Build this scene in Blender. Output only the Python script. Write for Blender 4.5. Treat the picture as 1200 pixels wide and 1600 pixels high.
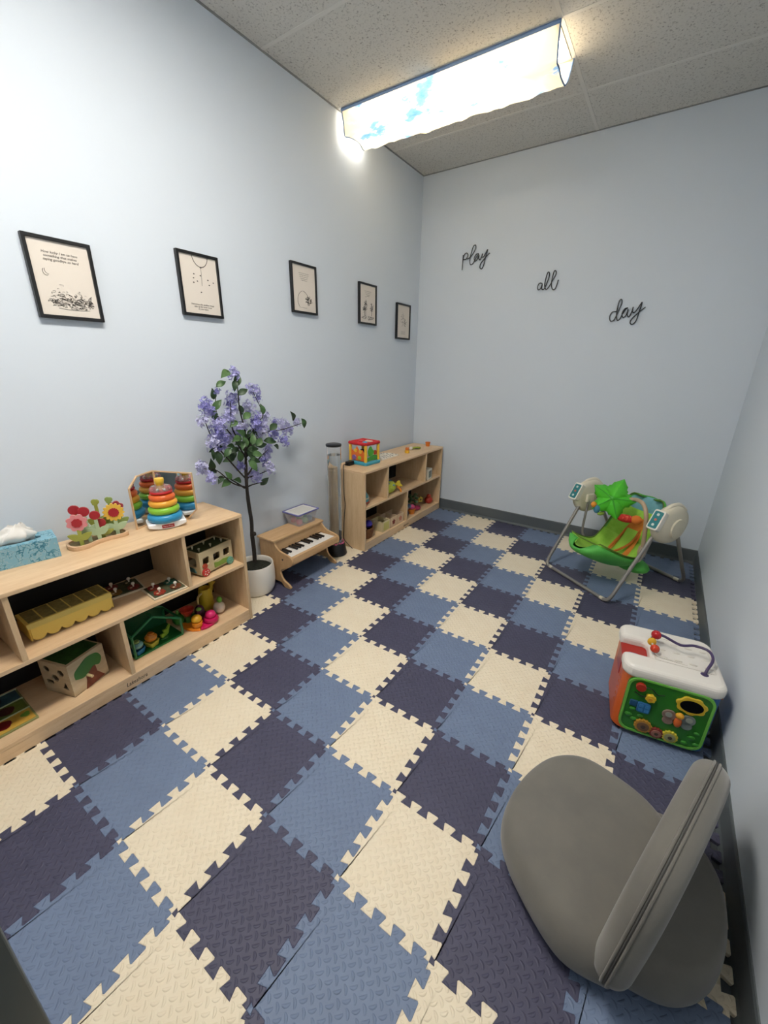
import bpy, bmesh, math, random
from mathutils import Vector, Matrix
from mathutils.geometry import tessellate_polygon
for o in list(bpy.data.objects): bpy.data.objects.remove(o)
random.seed(7)
SC = bpy.context.scene
COL = SC.collection
PI = math.pi
# ---------------------------------------------------------------- camera (solved from the tile grid), metres
CAM_F, CAM_YAW, CAM_PITCH, CAM_ROLL = 632.6, -0.5888, -0.3484, 0.0161
CAM_LOC = Vector((1.12, -0.2324, 1.382))
def _basis():
    y, p, r = CAM_YAW, CAM_PITCH, CAM_ROLL
    f = Vector((math.sin(y)*math.cos(p), math.cos(y)*math.cos(p), math.sin(p)))
    r0 = Vector((math.cos(y), -math.sin(y), 0)); u0 = r0.cross(f)
    return math.cos(r)*r0+math.sin(r)*u0, -math.sin(r)*r0+math.cos(r)*u0, f
CR, CU, CF = _basis()
cd = bpy.data.cameras.new('camera'); cam = bpy.data.objects.new('camera', cd); COL.objects.link(cam)
cd.sensor_fit = 'VERTICAL'; cd.sensor_height = 36.0; cd.sensor_width = 27.0
cd.lens = 36.0*CAM_F/1600.0; cd.clip_start = 0.02
mw = Matrix((CR, CU, -CF)).transposed().to_4x4(); mw.translation = CAM_LOC
cam.matrix_world = mw; SC.camera = cam
def at(px, py, ax, val):
    """pixel of the 1200x1600 photo -> point on the plane coordinate[ax] = val"""
    d = CR*((px-600)/CAM_F) + CU*(-(py-800)/CAM_F) + CF
    return CAM_LOC + d*((val-CAM_LOC[ax])/d[ax])
# ---------------------------------------------------------------- world, exposure, lamp strength
w = bpy.data.worlds.new('world'); SC.world = w; w.use_nodes = True
w.node_tree.nodes['Background'].inputs[0].default_value = (0.6, 0.65, 0.7, 1)
w.node_tree.nodes['Background'].inputs[1].default_value = 0.05
SC.view_settings.view_transform = 'Standard'; SC.view_settings.look = 'None'
SC.view_settings.gamma = 1.0; SC.view_settings.use_curve_mapping = False
SC.view_settings.exposure = 0.30
LAMP_FAR, LAMP_NEAR = 9.0, 43.0            # fluorescent diffusers: the covered one in view, the bare one overhead
LAMP_COL = (1.0, 0.93, 0.83)
# room
XL, XR, YB, YN, H = -0.966, 1.549, 3.412, -0.300, 2.888
T = 0.305                                   # foam tile
# ---------------------------------------------------------------- helpers
def hx(s):
    s = s.lstrip('#'); c = [int(s[i:i+2], 16)/255 for i in (0, 2, 4)]
    return tuple(x/12.92 if x <= .04045 else ((x+.055)/1.055)**2.4 for x in c)+(1,)
MATS = {}
def N(nt, t, **k):
    n = nt.nodes.new(t)
    for a, b in k.items(): setattr(n, a, b)
    return n
def mth(nt, op, a, b=None, c=None):
    n = N(nt, 'ShaderNodeMath', operation=op)
    for i, x in enumerate((a, b, c)):
        if x is None: continue
        if isinstance(x, (int, float)): n.inputs[i].default_value = x
        else: nt.links.new(x, n.inputs[i])
    return n.outputs[0]
def newmat(name):
    m = bpy.data.materials.new(name); m.use_nodes = True
    nt = m.node_tree; b = nt.nodes['Principled BSDF']; MATS[name] = m
    return m, nt, b
def coords(nt, scale=(1, 1, 1), rot=(0, 0, 0)):
    tc = N(nt, 'ShaderNodeTexCoord'); mp = N(nt, 'ShaderNodeMapping')
    mp.inputs['Scale'].default_value = scale; mp.inputs['Rotation'].default_value = rot
    nt.links.new(tc.outputs['Object'], mp.inputs[0]); return mp.outputs[0]
def noise(nt, vec, scale, detail=3, rough=.5):
    n = N(nt, 'ShaderNodeTexNoise'); n.inputs['Scale'].default_value = scale
    n.inputs['Detail'].default_value = detail; n.inputs['Roughness'].default_value = rough
    nt.links.new(vec, n.inputs['Vector']); return n.outputs['Fac']
def ramp(nt, fac, stops):
    r = N(nt, 'ShaderNodeValToRGB'); e = r.color_ramp.elements
    while len(e) < len(stops): e.new(.5)
    for i, (p, c) in enumerate(stops): e[i].position = p; e[i].color = c
    nt.links.new(fac, r.inputs[0]); return r.outputs[0]
def bump(nt, b, h, strength=.3, dist=.002):
    n = N(nt, 'ShaderNodeBump'); n.inputs['Strength'].default_value = strength; n.inputs['Distance'].default_value = dist
    nt.links.new(h, n.inputs['Height']); nt.links.new(n.outputs[0], b.inputs['Normal'])
def mat(name, col, rough=.5, metal=0., col2=None, scale=(8, 8, 8), ns=1., lo=.35, hi=.65, bmp=None, spec=.5, **inp):
    """plain procedural material: colour with a little noise variation and optional fine relief"""
    if name in MATS: return MATS[name]
    m, nt, b = newmat(name)
    c = hx(col) if isinstance(col, str) else col
    b.inputs['Base Color'].default_value = c; b.inputs['Roughness'].default_value = rough
    b.inputs['Metallic'].default_value = metal; b.inputs['Specular IOR Level'].default_value = spec
    if col2:
        f = noise(nt, coords(nt, scale), ns, 4, .6)
        nt.links.new(ramp(nt, f, [(lo, c), (hi, hx(col2) if isinstance(col2, str) else col2)]), b.inputs['Base Color'])
    if bmp:
        bump(nt, b, noise(nt, coords(nt), bmp[0], 2), bmp[1], bmp[2] if len(bmp) > 2 else .001)
    for k, v in inp.items(): b.inputs[k.replace('_', ' ')].default_value = v
    return m
ORDER = []                                  # parts in the order they were built
class MB:
    """mesh builder: collects shapes, links them as ONE mesh object"""
    def __init__(s): s.v = []; s.f = []; s.m = []
    def add(s, vs, fs, M=None, mi=0):
        o = len(s.v)
        s.v += [tuple(M @ Vector(p)) if M else tuple(p) for p in vs]
        s.f += [[i+o for i in f] for f in fs]; s.m += [mi]*len(fs); return s
    def box(s, x0, x1, y0, y1, z0, z1, M=None, mi=0):
        vs = [(x, y, z) for z in (z0, z1) for y in (y0, y1) for x in (x0, x1)]
        return s.add(vs, [(0, 2, 3, 1), (4, 5, 7, 6), (0, 1, 5, 4), (2, 6, 7, 3), (0, 4, 6, 2), (1, 3, 7, 5)], M, mi)
    def tube(s, pts, r, n=8, M=None, caps=True, closed=False, mi=0):
        P = [Vector(p) for p in pts]; k = len(P); rr = r if isinstance(r, (list, tuple)) else [r]*k
        tan = []
        for i in range(k):
            a = P[i-1] if (i or closed) else P[0]; b = P[(i+1) % k] if (i < k-1 or closed) else P[-1]
            tan.append((b-a).normalized() if (b-a).length > 1e-9 else Vector((0, 0, 1)))
        u = tan[0].orthogonal().normalized(); vs = []
        for i in range(k):
            t = tan[i]; u = (u-t*u.dot(t)); u = u.normalized() if u.length > 1e-6 else t.orthogonal().normalized()
            w_ = t.cross(u)
            for j in range(n):
                a = 2*PI*j/n; vs.append(P[i]+(u*math.cos(a)+w_*math.sin(a))*rr[i])
        fs = []
        for i in range(k if closed else k-1):
            for j in range(n):
                a, b = i*n+j, i*n+(j+1) % n; c, d = ((i+1) % k)*n+(j+1) % n, ((i+1) % k)*n+j
                fs.append((a, b, c, d))
        if caps and not closed: fs += [list(range(n))[::-1], [(k-1)*n+j for j in range(n)]]
        return s.add(vs, fs, M, mi)
    def lathe(s, prof, n=24, M=None, mi=0, sx=1., sy=1.):
        vs = []; rows = []
        for r, z in prof:
            if r < 1e-6: rows.append([len(vs)]); vs.append((0, 0, z))
            else:
                rows.append([len(vs)+j for j in range(n)])
                vs += [(r*sx*math.cos(2*PI*j/n), r*sy*math.sin(2*PI*j/n), z) for j in range(n)]
        fs = []
        for A, B in zip(rows, rows[1:]):
            for j in range(n):
                a, b = A[j % len(A)], A[(j+1) % len(A)]; c, d = B[(j+1) % len(B)], B[j % len(B)]
                f = [x for i, x in enumerate((a, b, c, d)) if x not in (a, b, c, d)[:i]]
                if len(f) > 2: fs.append(f)
        return s.add(vs, fs, M, mi)
    def ball(s, c, r, n=14, k=9, M=None, mi=0):
        r = r if isinstance(r, (tuple, list)) else (r, r, r)
        m = Matrix.Translation(c) @ Matrix.Diagonal((*r, 1))
        return s.lathe([(math.sin(PI*i/k), -math.cos(PI*i/k)) for i in range(k+1)], n, (M @ m) if M else m, mi)
    def torus(s, R, r, M=None, n=28, k=10, mi=0):
        return s.tube([(R*math.cos(2*PI*i/n), R*math.sin(2*PI*i/n), 0) for i in range(n)], r, k, M, closed=True, mi=mi)
    def prism(s, poly, z0, z1, M=None, holes=(), mi=0):
        loops = [list(poly)]+[list(h) for h in holes]; flat = [p for l in loops for p in l]; k = len(flat)
        vs = [(x, y, z0) for x, y in flat]+[(x, y, z1) for x, y in flat]; fs = []
        if holes:
            tr = tessellate_polygon([[Vector((x, y, 0)) for x, y in l] for l in loops])
            fs += [tuple(t) for t in tr]+[tuple(i+k for i in t[::-1]) for t in tr]
        else: fs += [list(range(k)), list(range(k, 2*k))]
        o = 0
        for l in loops:
            q = len(l)
            fs += [(o+i, o+(i+1) % q, k+o+(i+1) % q, k+o+i) for i in range(q)]; o += q
        return s.add(vs, fs, M, mi)
    def loft(s, rings, M=None, mi=0, caps=True):
        n = len(rings[0]); vs = [p for r in rings for p in r]
        fs = [(i*n+j, i*n+(j+1) % n, (i+1)*n+(j+1) % n, (i+1)*n+j) for i in range(len(rings)-1) for j in range(n)]
        if caps: fs += [list(range(n))[::-1], [(len(rings)-1)*n+j for j in range(n)]]
        return s.add(vs, fs, M, mi)
    def pillow(s, outline, h0, h1, edge=.25, k=6, M=None, mi=0, crown=.0):
        """rounded pad: outline (convex 2D), from z=h0 to h1, rim rounded over the fraction `edge` of the radius"""
        cx = sum(p[0] for p in outline)/len(outline); cy = sum(p[1] for p in outline)/len(outline); mid = (h0+h1)/2; hh = (h1-h0)/2
        R = []
        for i in range(2*k+1):
            a = -PI/2+PI*i/(2*k); f = 1-edge*(1-math.cos(a))
            R.append([(cx+(x-cx)*f, cy+(y-cy)*f, mid+hh*math.sin(a)) for x, y in outline])
        def shrink(r, f, dz): return [(cx+(x-cx)*f, cy+(y-cy)*f, z+dz) for x, y, z in r]
        top = [shrink(R[-1], f, crown*(1-f*f)) for f in (.75, .5, .25, .03)]
        return s.loft([shrink(R[0], .05, 0)]+R+top, M, mi)
    def build(s, name, m, parent=None, smooth=None, bevel=0, seg=2, sub=0):
        me = bpy.data.meshes.new(name); me.from_pydata([tuple(v) for v in s.v], [], s.f)
        for x in (m if isinstance(m, (list, tuple)) else [m]): me.materials.append(x)
        for p, i in zip(me.polygons, s.m): p.material_index = i
        bm = bmesh.new(); bm.from_mesh(me); bmesh.ops.remove_doubles(bm, verts=bm.verts, dist=1e-6)
        bmesh.ops.recalc_face_normals(bm, faces=bm.faces); bm.to_mesh(me); bm.free()
        if smooth is not None:
            me.polygons.foreach_set('use_smooth', [True]*len(me.polygons)); me.set_sharp_from_angle(angle=math.radians(smooth))
        o = bpy.data.objects.new(name, me); COL.objects.link(o)
        if parent: o.parent = parent
        if parent: ORDER.append(o)
        if bevel:
            b = o.modifiers.new('bevel', 'BEVEL'); b.width = bevel; b.segments = seg; b.limit_method = 'ANGLE'; b.angle_limit = .6
        if sub:
            b = o.modifiers.new('sub', 'SUBSURF'); b.levels = sub; b.render_levels = sub
        return o
def tag(o, label, cat, group=None):
    o['label'] = label; o['category'] = cat
    if group: o['group'] = group
    return o
def struct(o): o['kind'] = 'structure'; return o
def thing(name, label, cat, loc=(0, 0, 0), rz=0., group=None):
    o = bpy.data.objects.new(name, None); COL.objects.link(o); o.empty_display_size = .05
    o.location = loc; o.rotation_euler = (0, 0, rz); return tag(o, label, cat, group)
def dup(o, parent):
    c = o.copy(); COL.objects.link(c); c.parent = parent; return c
MX = Matrix(((0, 0, 1, 0), (1, 0, 0, 0), (0, 1, 0, 0), (0, 0, 0, 1)))      # drawing plane facing +x: (y, z, out)
MYn = Matrix(((1, 0, 0, 0), (0, 0, -1, 0), (0, 1, 0, 0), (0, 0, 0, 1)))    # drawing plane facing -y: (x, z, out)
def TR(x, y, z): return Matrix.Translation((x, y, z))
def RZ(a): return Matrix.Rotation(a, 4, 'Z')
def RX(a): return Matrix.Rotation(a, 4, 'X')
def RY(a): return Matrix.Rotation(a, 4, 'Y')
def circ(cx, cy, r, n=20, ry=None, a0=0.): return [(cx+r*math.cos(a0+2*PI*i/n), cy+(ry or r)*math.sin(a0+2*PI*i/n)) for i in range(n)]
def rrect(x0, x1, y0, y1, r, n=5):
    P = []
    for cx, cy, a in ((x1-r, y1-r, 0), (x0+r, y1-r, PI/2), (x0+r, y0+r, PI), (x1-r, y0+r, 1.5*PI)):
        P += [(cx+r*math.cos(a+PI/2*i/n), cy+r*math.sin(a+PI/2*i/n)) for i in range(n+1)]
    return P
def scallop(cx, cy, r, petals, depth=.18, n=6):
    k = petals*n
    return [(cx+r*(1-depth+depth*abs(math.cos(petals*PI*i/k)))*math.cos(2*PI*i/k+.3), cy+r*(1-depth+depth*abs(math.cos(petals*PI*i/k)))*math.sin(2*PI*i/k+.3)) for i in range(k)]
def smooth_path(pts, k=6):
    P = [Vector(p) for p in pts]; out = []
    for i in range(len(P)-1):
        a, b, c, d = P[max(i-1, 0)], P[i], P[i+1], P[min(i+2, len(P)-1)]
        for j in range(k):
            t = j/k
            out.append(.5*((2*b)+(c-a)*t+(2*a-5*b+4*c-d)*t*t+(3*b-a-3*c+d)*t*t*t))
    return out+[P[-1]]
def text_mesh(name, body, size, m, M, parent, depth=.0004, align='CENTER', sx=1., shear=0.):
    c = bpy.data.curves.new(name, 'FONT'); c.body = body; c.size = size; c.extrude = depth; c.align_x = align; c.align_y = 'CENTER'
    c.resolution_u = 2; c.shear = shear
    t = bpy.data.objects.new(name, c); COL.objects.link(t)
    me = bpy.data.meshes.new_from_object(t.evaluated_get(bpy.context.evaluated_depsgraph_get()))
    bpy.data.objects.remove(t); bpy.data.curves.remove(c)
    me.transform(M @ Matrix.Diagonal((sx, 1, 1, 1))); me.materials.clear(); me.materials.append(m)
    o = bpy.data.objects.new(name, me); COL.objects.link(o); o.parent = parent; ORDER.append(o); return o
# ---------------------------------------------------------------- materials of the setting
WALL = mat('wall_paint', '#d4dde7', .65, spec=.25, bmp=(260, .08, .0006))
COVE = mat('cove_base_vinyl', '#5b6266', .55)
SUBFLOOR = mat('grey_vinyl_floor', '#4c5256', .6, col2='#3f4447', scale=(6, 6, 6))
TBAR = mat('white_grid_metal', '#d9d6cf', .5)
METALDK = mat('dark_grey_frame_paint', '#59605f', .45)
def ceiling_mat():
    m, nt, b = newmat('fissured_ceiling_board'); v = coords(nt)
    f = noise(nt, v, 95, 4, .75); g = noise(nt, v, 3, 2)
    pits = ramp(nt, f, [(.34, hx('#8d8a84')), (.45, hx('#d3d0c9'))])
    nt.links.new(pits, b.inputs['Base Color']); b.inputs['Roughness'].default_value = .9
    bump(nt, b, f, .5, .002); return m
CEIL = ceiling_mat()
def foam(name, c1, c2):
    m, nt, b = newmat(name); s = .0195
    v = coords(nt, (1/s, 1/s, 1), (0, 0, PI/4)); sp = N(nt, 'ShaderNodeSeparateXYZ'); nt.links.new(v, sp.inputs[0])
    x, y = sp.outputs[0], sp.outputs[1]
    k = mth(nt, 'PINGPONG', mth(nt, 'ADD', mth(nt, 'FLOOR', x), mth(nt, 'FLOOR', y)), 1.)
    fx = mth(nt, 'SUBTRACT', mth(nt, 'FRACT', x), .5); fy = mth(nt, 'SUBTRACT', mth(nt, 'FRACT', y), .5)
    ik = mth(nt, 'SUBTRACT', 1., k)
    u = mth(nt, 'ADD', mth(nt, 'MULTIPLY', fx, ik), mth(nt, 'MULTIPLY', fy, k))
    q = mth(nt, 'ADD', mth(nt, 'MULTIPLY', fy, ik), mth(nt, 'MULTIPLY', fx, k))
    q = mth(nt, 'ADD', q, mth(nt, 'MULTIPLY', mth(nt, 'MULTIPLY', u, u), .55)); q = mth(nt, 'SUBTRACT', q, .05)
    h = mth(nt, 'SUBTRACT', mth(nt, 'SUBTRACT', 1., mth(nt, 'POWER', mth(nt, 'ABSOLUTE', mth(nt, 'DIVIDE', u, .56)), 2.)),
            mth(nt, 'POWER', mth(nt, 'ABSOLUTE', mth(nt, 'DIVIDE', q, .2)), 1.6))
    h = mth(nt, 'POWER', mth(nt, 'MAXIMUM', h, 0.), .6)
    g = noise(nt, coords(nt), 900, 2)
    h = mth(nt, 'ADD', h, mth(nt, 'MULTIPLY', g, .12))
    bump(nt, b, h, .8, .0022)
    f = noise(nt, coords(nt), 14, 3)
    nt.links.new(ramp(nt, f, [(.3, hx(c1)), (.7, hx(c2))]), b.inputs['Base Color'])
    b.inputs['Roughness'].default_value = .52; b.inputs['Specular IOR Level'].default_value = .4
    return m
FOAMS = [foam('cream_foam', '#efe3cb', '#ebddc3'), foam('navy_foam', '#4b4b62', '#46465c'), foam('slate_blue_foam', '#7283a0', '#6d7d9a')]
# ---------------------------------------------------------------- floor and interlocking foam tiles
floor = struct(MB().box(XL-.1, XR+.1, YN-.2, YB+.1, -.06, -.012).build('floor', SUBFLOOR))
def edge_line():
    p = T/5; a = .0132; L = [(0, 0)]
    for k in range(5):
        c = (k+.5)*p
        L += [(c-.255*p, 0) if k == 0 else (c-.19*p, -a), (c-.315*p, .75*a), (c-.27*p, a), (c+.27*p, a), (c+.315*p, .75*a), (c+.255*p, 0) if k == 4 else (c+.19*p, -a)]
    return L
def tile_mesh(m):
    E = edge_line(); W = E+[(T, 0)]
    poly = list(E)                                              # near side, left to right
    poly += [(T+o, t) for t, o in E]                            # right side, going up
    poly += [(t, T+o) for t, o in W[:0:-1]]                     # far side, right to left
    poly += [(o, t) for t, o in W[:0:-1]]                       # left side, going down
    o = MB().prism([(x-T/2, y-T/2) for x, y in poly], -.012, 0).build('foam_tile', m)
    me = o.data; bm = bmesh.new(); bm.from_mesh(me)
    top = [e for e in bm.edges if all(abs(v.co.z) < 1e-6 for v in e.verts) and len(e.link_faces) == 2]
    bmesh.ops.bevel(bm, geom=top, offset=.0011, segments=1, affect='EDGES'); bm.to_mesh(me); bm.free()
    bpy.data.objects.remove(o); return me
TM = [tile_mesh(m) for m in FOAMS]
for j in range(-1, 11):
    for i in range(-3, 5):
        if i == -3 and not 3 <= j <= 6: continue        # wholly under the shelves
        o = bpy.data.objects.new('foam_tile', TM[(i+j) % 3]); COL.objects.link(o); o.parent = floor
        o.location = ((i+.5)*T, (j+.5)*T, 0)
# ---------------------------------------------------------------- walls, ceiling, cove base
struct(MB().box(XL-.1, XL, YN-.2, YB+.1, -.06, H+.1).build('wall_left', WALL))
struct(MB().box(XR, XR+.1, YN-.2, YB+.1, -.06, H+.1).build('wall_right', WALL))
struct(MB().box(XL, XR, YB, YB+.1, -.06, H+.1).build('wall_back', WALL))
DX0, DX1 = .36, 1.30
nw = MB().box(XL, DX0-.04, YN-.12, YN, -.06, H+.1); nw.box(DX1+.04, XR, YN-.12, YN, -.06, H+.1); nw.box(DX0-.04, DX1+.04, YN-.12, YN, 2.15, H+.1)
struct(nw.build('wall_near', WALL))
door = struct(MB().box(DX0, DX1, YN-.12, YN-.08, -.012, 2.11).build('door_1', mat('grey_door_paint', '#7d8688', .5)))
fr = MB().box(DX0-.05, DX0, YN-.12, -.2545, -.012, 2.16); fr.box(DX1, DX1+.05, YN-.12, -.2545, -.012, 2.16); fr.box(DX0-.05, DX1+.05, YN-.12, -.2545, 2.11, 2.16)
fr.build('door_frame', METALDK, door, bevel=.003)
hd = MB().tube([(DX1-.07, YN-.08, 1.0), (DX1-.07, YN-.03, 1.0), (DX1-.19, YN-.03, 1.0)], .009, 8); hd.build('handle', mat('brushed_steel', '#a8abad', .3, 1.), door, smooth=40)
def cove(name, M, L):
    prof = [(0, -.012), (.016, -.012), (.012, -.004), (.0075, .006), (.006, .09), (.003, .097), (0, .097)]
    struct(MB().prism(prof, 0, L, M).build(name, COVE))
cove('baseboard_left', Matrix(((1, 0, 0, XL), (0, 0, 1, YN), (0, 1, 0, 0), (0, 0, 0, 1))), YB-YN)
cove('baseboard_back', Matrix(((0, 0, 1, XL), (-1, 0, 0, YB), (0, 1, 0, 0), (0, 0, 0, 1))), XR-XL)
cove('baseboard_right', Matrix(((-1, 0, 0, XR), (0, 0, 1, YN), (0, 1, 0, 0), (0, 0, 0, 1))), YB-YN)
GX = .368; LY0, LY1 = 2.293, 2.598; NL0, NL1 = -.137, 1.063; NX0, NX1 = .05, .355
ceil_ = struct(MB().box(XL-.05, XR+.05, YN-.15, YB+.05, H+.06, H+.12).build('ceiling', mat('ceiling_deck', '#b9b6b0', .9)))
rows_l = [YN-.12, -.147, 1.073, 1.683, LY0, LY1, 2.92, YB]; rows_r = [YN-.12, -.147, .463, 1.073, 1.683, LY0, 2.92, YB]
def panel(x0, x1, y0, y1):
    g = .0035
    MB().box(x0+g, x1-g, y0+g, y1-g, H-.001, H+.015).build('ceiling_panel', CEIL, ceil_, bevel=.002, seg=1)
for a, b in zip(rows_l, rows_l[1:]):
    if (a, b) == (-.147, 1.073):
        for c, d in ((-.147, .463), (.463, 1.073)): panel(XL, NX0-.01, c, d)
    elif (a, b) != (LY0, LY1): panel(XL, GX, a, b)
for a, b in zip(rows_r, rows_r[1:]): panel(GX, XR, a, b)
for y in sorted(set(rows_l[1:-1]+rows_r[1:-1])):
    MB().box(XL, XR if y in rows_r else GX, y-.010, y+.010, H-.0022, H+.02).build('grid_bar', TBAR, ceil_, bevel=.0008, seg=1)
MB().box(GX-.010, GX+.010, YN, YB, H-.0026, H+.02).build('grid_bar', TBAR, ceil_, bevel=.0008, seg=1)
angle = MB().box(XL, XL+.012, YN, YB, H-.004, H+.003).box(XR-.012, XR, YN, YB, H-.004, H+.003).box(XL, XR, YB-.012, YB, H-.004, H+.003)
angle.build('wall_angle', mat('grey_wall_angle', '#8e8f8d', .5), ceil_)
# ---------------------------------------------------------------- fluorescent fixtures
def emis(name, strength):
    m, nt, b = newmat(name)
    b.inputs['Base Color'].default_value = (.9, .9, .88, 1); b.inputs['Emission Color'].default_value = (*LAMP_COL, 1)
    b.inputs['Emission Strength'].default_value = strength; return m
def fixture(y0, y1, label, strength, x0=-.93, x1=.355):
    t = thing('ceiling_light', label, 'ceiling light', ((x0+x1)/2, (y0+y1)/2, H), group='recessed fluorescent ceiling lights')
    w_, d = (x1-x0)/2, (y1-y0)/2
    hb = MB().prism([(-w_, -d), (w_, -d), (w_, d), (-w_, d)], -.004, .05, None, [[(-w_+.02, -d+.02), (-w_+.02, d-.02), (w_-.02, d-.02), (w_-.02, -d+.02)]])
    hb.build('frame', mat('white_enamel', '#e6e4de', .4), t)
    MB().box(-w_+.015, w_-.015, -d+.015, d-.015, .04, .05).build('back_plate', mat('white_enamel', '#e6e4de', .4), t)
    MB().box(-w_+.02, w_-.02, -d+.02, d-.02, .008, .014).build('diffuser', emis('lit_diffuser_%d' % strength, strength), t)
    return t
fixture(LY0, LY1, 'recessed ceiling light glowing above the sagging sky-print fabric cover', LAMP_FAR)
fixture(NL0, NL1, 'uncovered recessed ceiling light outside the picture, nearer the viewer', LAMP_NEAR, NX0, NX1)
# sky-print cloth that hangs below the far fixture
def cloth_mat():
    m, nt, b = newmat('sky_print_cloth'); v = coords(nt, (2.2, 5, 5))
    f = noise(nt, v, 2.1, 5, .6)
    col = ramp(nt, f, [(.575, (.93, .82, .62, 1)), (.60, (.66, .68, .70, 1)), (.63, hx('#86b2e0')), (.75, hx('#5a96d6'))])
    out = nt.nodes['Material Output']
    df = N(nt, 'ShaderNodeBsdfDiffuse'); tl = N(nt, 'ShaderNodeBsdfTranslucent'); tp = N(nt, 'ShaderNodeBsdfTransparent')
    nt.links.new(col, df.inputs[0]); nt.links.new(col, tl.inputs[0]); nt.links.new(col, tp.inputs[0])
    m1 = N(nt, 'ShaderNodeMixShader'); m1.inputs[0].default_value = .22; nt.links.new(df.outputs[0], m1.inputs[1]); nt.links.new(tl.outputs[0], m1.inputs[2])
    m2 = N(nt, 'ShaderNodeMixShader'); m2.inputs[0].default_value = .03; nt.links.new(m1.outputs[0], m2.inputs[1]); nt.links.new(tp.outputs[0], m2.inputs[2])
    nt.links.new(m2.outputs[0], out.inputs[0]); return m
CLOTH = cloth_mat()
cov = thing('light_cover', 'sagging sky-print fabric cover hanging below the far ceiling light', 'light cover', (-.28, LY0, H))
prof = [(0, -.002), (.004, -.05), (.008, -.10), (.014, -.142), (.026, -.153), (.07, -.150), (.12, -.158), (.17, -.166), (.20, -.160), (.24, -.125), (.275, -.06), (.305, -.003)]
def cloth_pt(u, s):                       # u 0..1 along the length, s along the profile
    k = s*(len(prof)-1); i = min(int(k), len(prof)-2); f = k-i
    y = prof[i][0]*(1-f)+prof[i+1][0]*f; z = prof[i][1]*(1-f)+prof[i+1][1]*f
    x = -.655+1.30*u; hang = math.sin(PI*min(max(s, 0), 1))
    wob = .006*math.sin(17*u+5*s)+.005*math.sin(41*u-9*s+1)+.004*math.sin(67*u+14*s)+.003*math.sin(103*u-31*s)
    x += (.035*hang*(1-u)**6 - .0*hang)*(1 if s > .35 else .45)
    z += hang*(wob+.012*(abs(u-.5)*2)**2*(1 if u < .5 else .2)); y += .6*hang*wob
    return (x, y, z)
nu, ns_ = 60, 33
cl = MB(); cl.add([cloth_pt(i/nu, j/ns_) for j in range(ns_+1) for i in range(nu+1)],
       [(j*(nu+1)+i, j*(nu+1)+i+1, (j+1)*(nu+1)+i+1, (j+1)*(nu+1)+i) for j in range(ns_) for i in range(nu)])
cl.build('cloth', CLOTH, cov, smooth=60)
HEM = mat('blue_hem_ribbon', '#7f9bc4', .8)
def hem(pts, nrm, wid):
    b = MB()
    for a, c in zip(pts, pts[1:]): b.tube([a, c], wid, 5)
    b.build('hem', HEM, cov, smooth=60)
hem([Vector(cloth_pt(i/30, .0))+Vector((0, -.001, -.008)) for i in range(31)], None, .0085)
hem([Vector(cloth_pt(0, j/24)) for j in range(25)], None, .004)
hem([Vector(cloth_pt(1, j/24)) for j in range(25)], None, .004)
# ---------------------------------------------------------------- framed prints on the left wall
BLACK = mat('black_frame_lacquer', '#111214', .4)
PAPER = mat('print_paper', '#ded6cc', .85)
INK = mat('print_ink', '#4a4642', .9)
INKL = mat('faded_print_ink', '#85807a', .9)
def squig(b, y0, y1, z, amp=.0016, n=26, r=.0005, seed=0):
    rg = random.Random(seed); pts = []
    for i in range(n+1): pts.append((y0+(y1-y0)*i/n, z+amp*math.sin(i*2.3+seed)*(.5+rg.random()), .0006))
    b.tube(pts, r, 4, MX)
def scrib(b, cy, cz, wy, wz, n, seed, r=.0007):
    rg = random.Random(seed)
    for _ in range(n):
        y = cy+(rg.random()-.5)*wy; z = cz+(rg.random()-.5)*wz*(1-abs(y-cy)/wy*1.3)
        a = rg.random()*PI; l = .004+.008*rg.random()
        b.tube(smooth_path([(y, z, .0006), (y+l*math.cos(a), z+l*.5*math.sin(a), .0006), (y+l*1.4*math.cos(a+.9), z+l*.7*math.sin(a+.9), .0006)], 3), r*(.7+.8*rg.random()), 4, MX)
def frame(yc, zc, label, art):
    t = thing('framed_picture', label, 'picture', (XL, yc, zc), group='black framed prints on the left wall')
    w_, h = .113, .1425; bw = .0125
    MB().prism([(-w_, -h), (w_, -h), (w_, h), (-w_, h)], .002, .022, MX, [[(-w_+bw, -h+bw), (-w_+bw, h-bw), (w_-bw, h-bw), (w_-bw, -h+bw)]]).build('frame', BLACK, t, bevel=.0012, seg=1)
    MB().box(.0, .014, -w_+.006, w_-.006, -h+.006, h-.006).build('print', PAPER, t)
    off = Matrix.Translation((.0142, 0, 0)); b = MB(); art(b, t, off); b.v = [tuple(off @ Vector(p)) for p in b.v]
    b.build('line_drawing', INK, t)['kind'] = 'stuff'
def art_moon(b, t, off):
    b.tube([(-.058+.011*math.cos(a), .022+.013*math.sin(a), .0006) for a in [PI*.75+i*PI*.9/10 for i in range(11)]], .0008, 4, MX)
    b.tube([(-.050+.012*math.cos(a), .027+.013*math.sin(a), .0006) for a in [PI*.85+i*PI*.65/10 for i in range(11)]], .0007, 4, MX)
    scrib(b, .012, -.085, .15, .05, 120, 3, .0006); scrib(b, .035, -.068, .10, .07, 60, 9, .0006); scrib(b, -.01, -.055, .07, .07, 26, 12, .0005)
    for s in (-1, 1): b.tube(smooth_path([(.012-.055*s, -.103, .0006), (.012-.02*s, -.106, .0006), (.012+.012*s, -.104, .0006)], 5), .0007, 4, MX)
    text_mesh('quote', 'How lucky I am to have\nsomething that makes\nsaying goodbye so hard', .0125, INK, off @ MX @ TR(0, .078, .0004), t, .0002, shear=.2)
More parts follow.
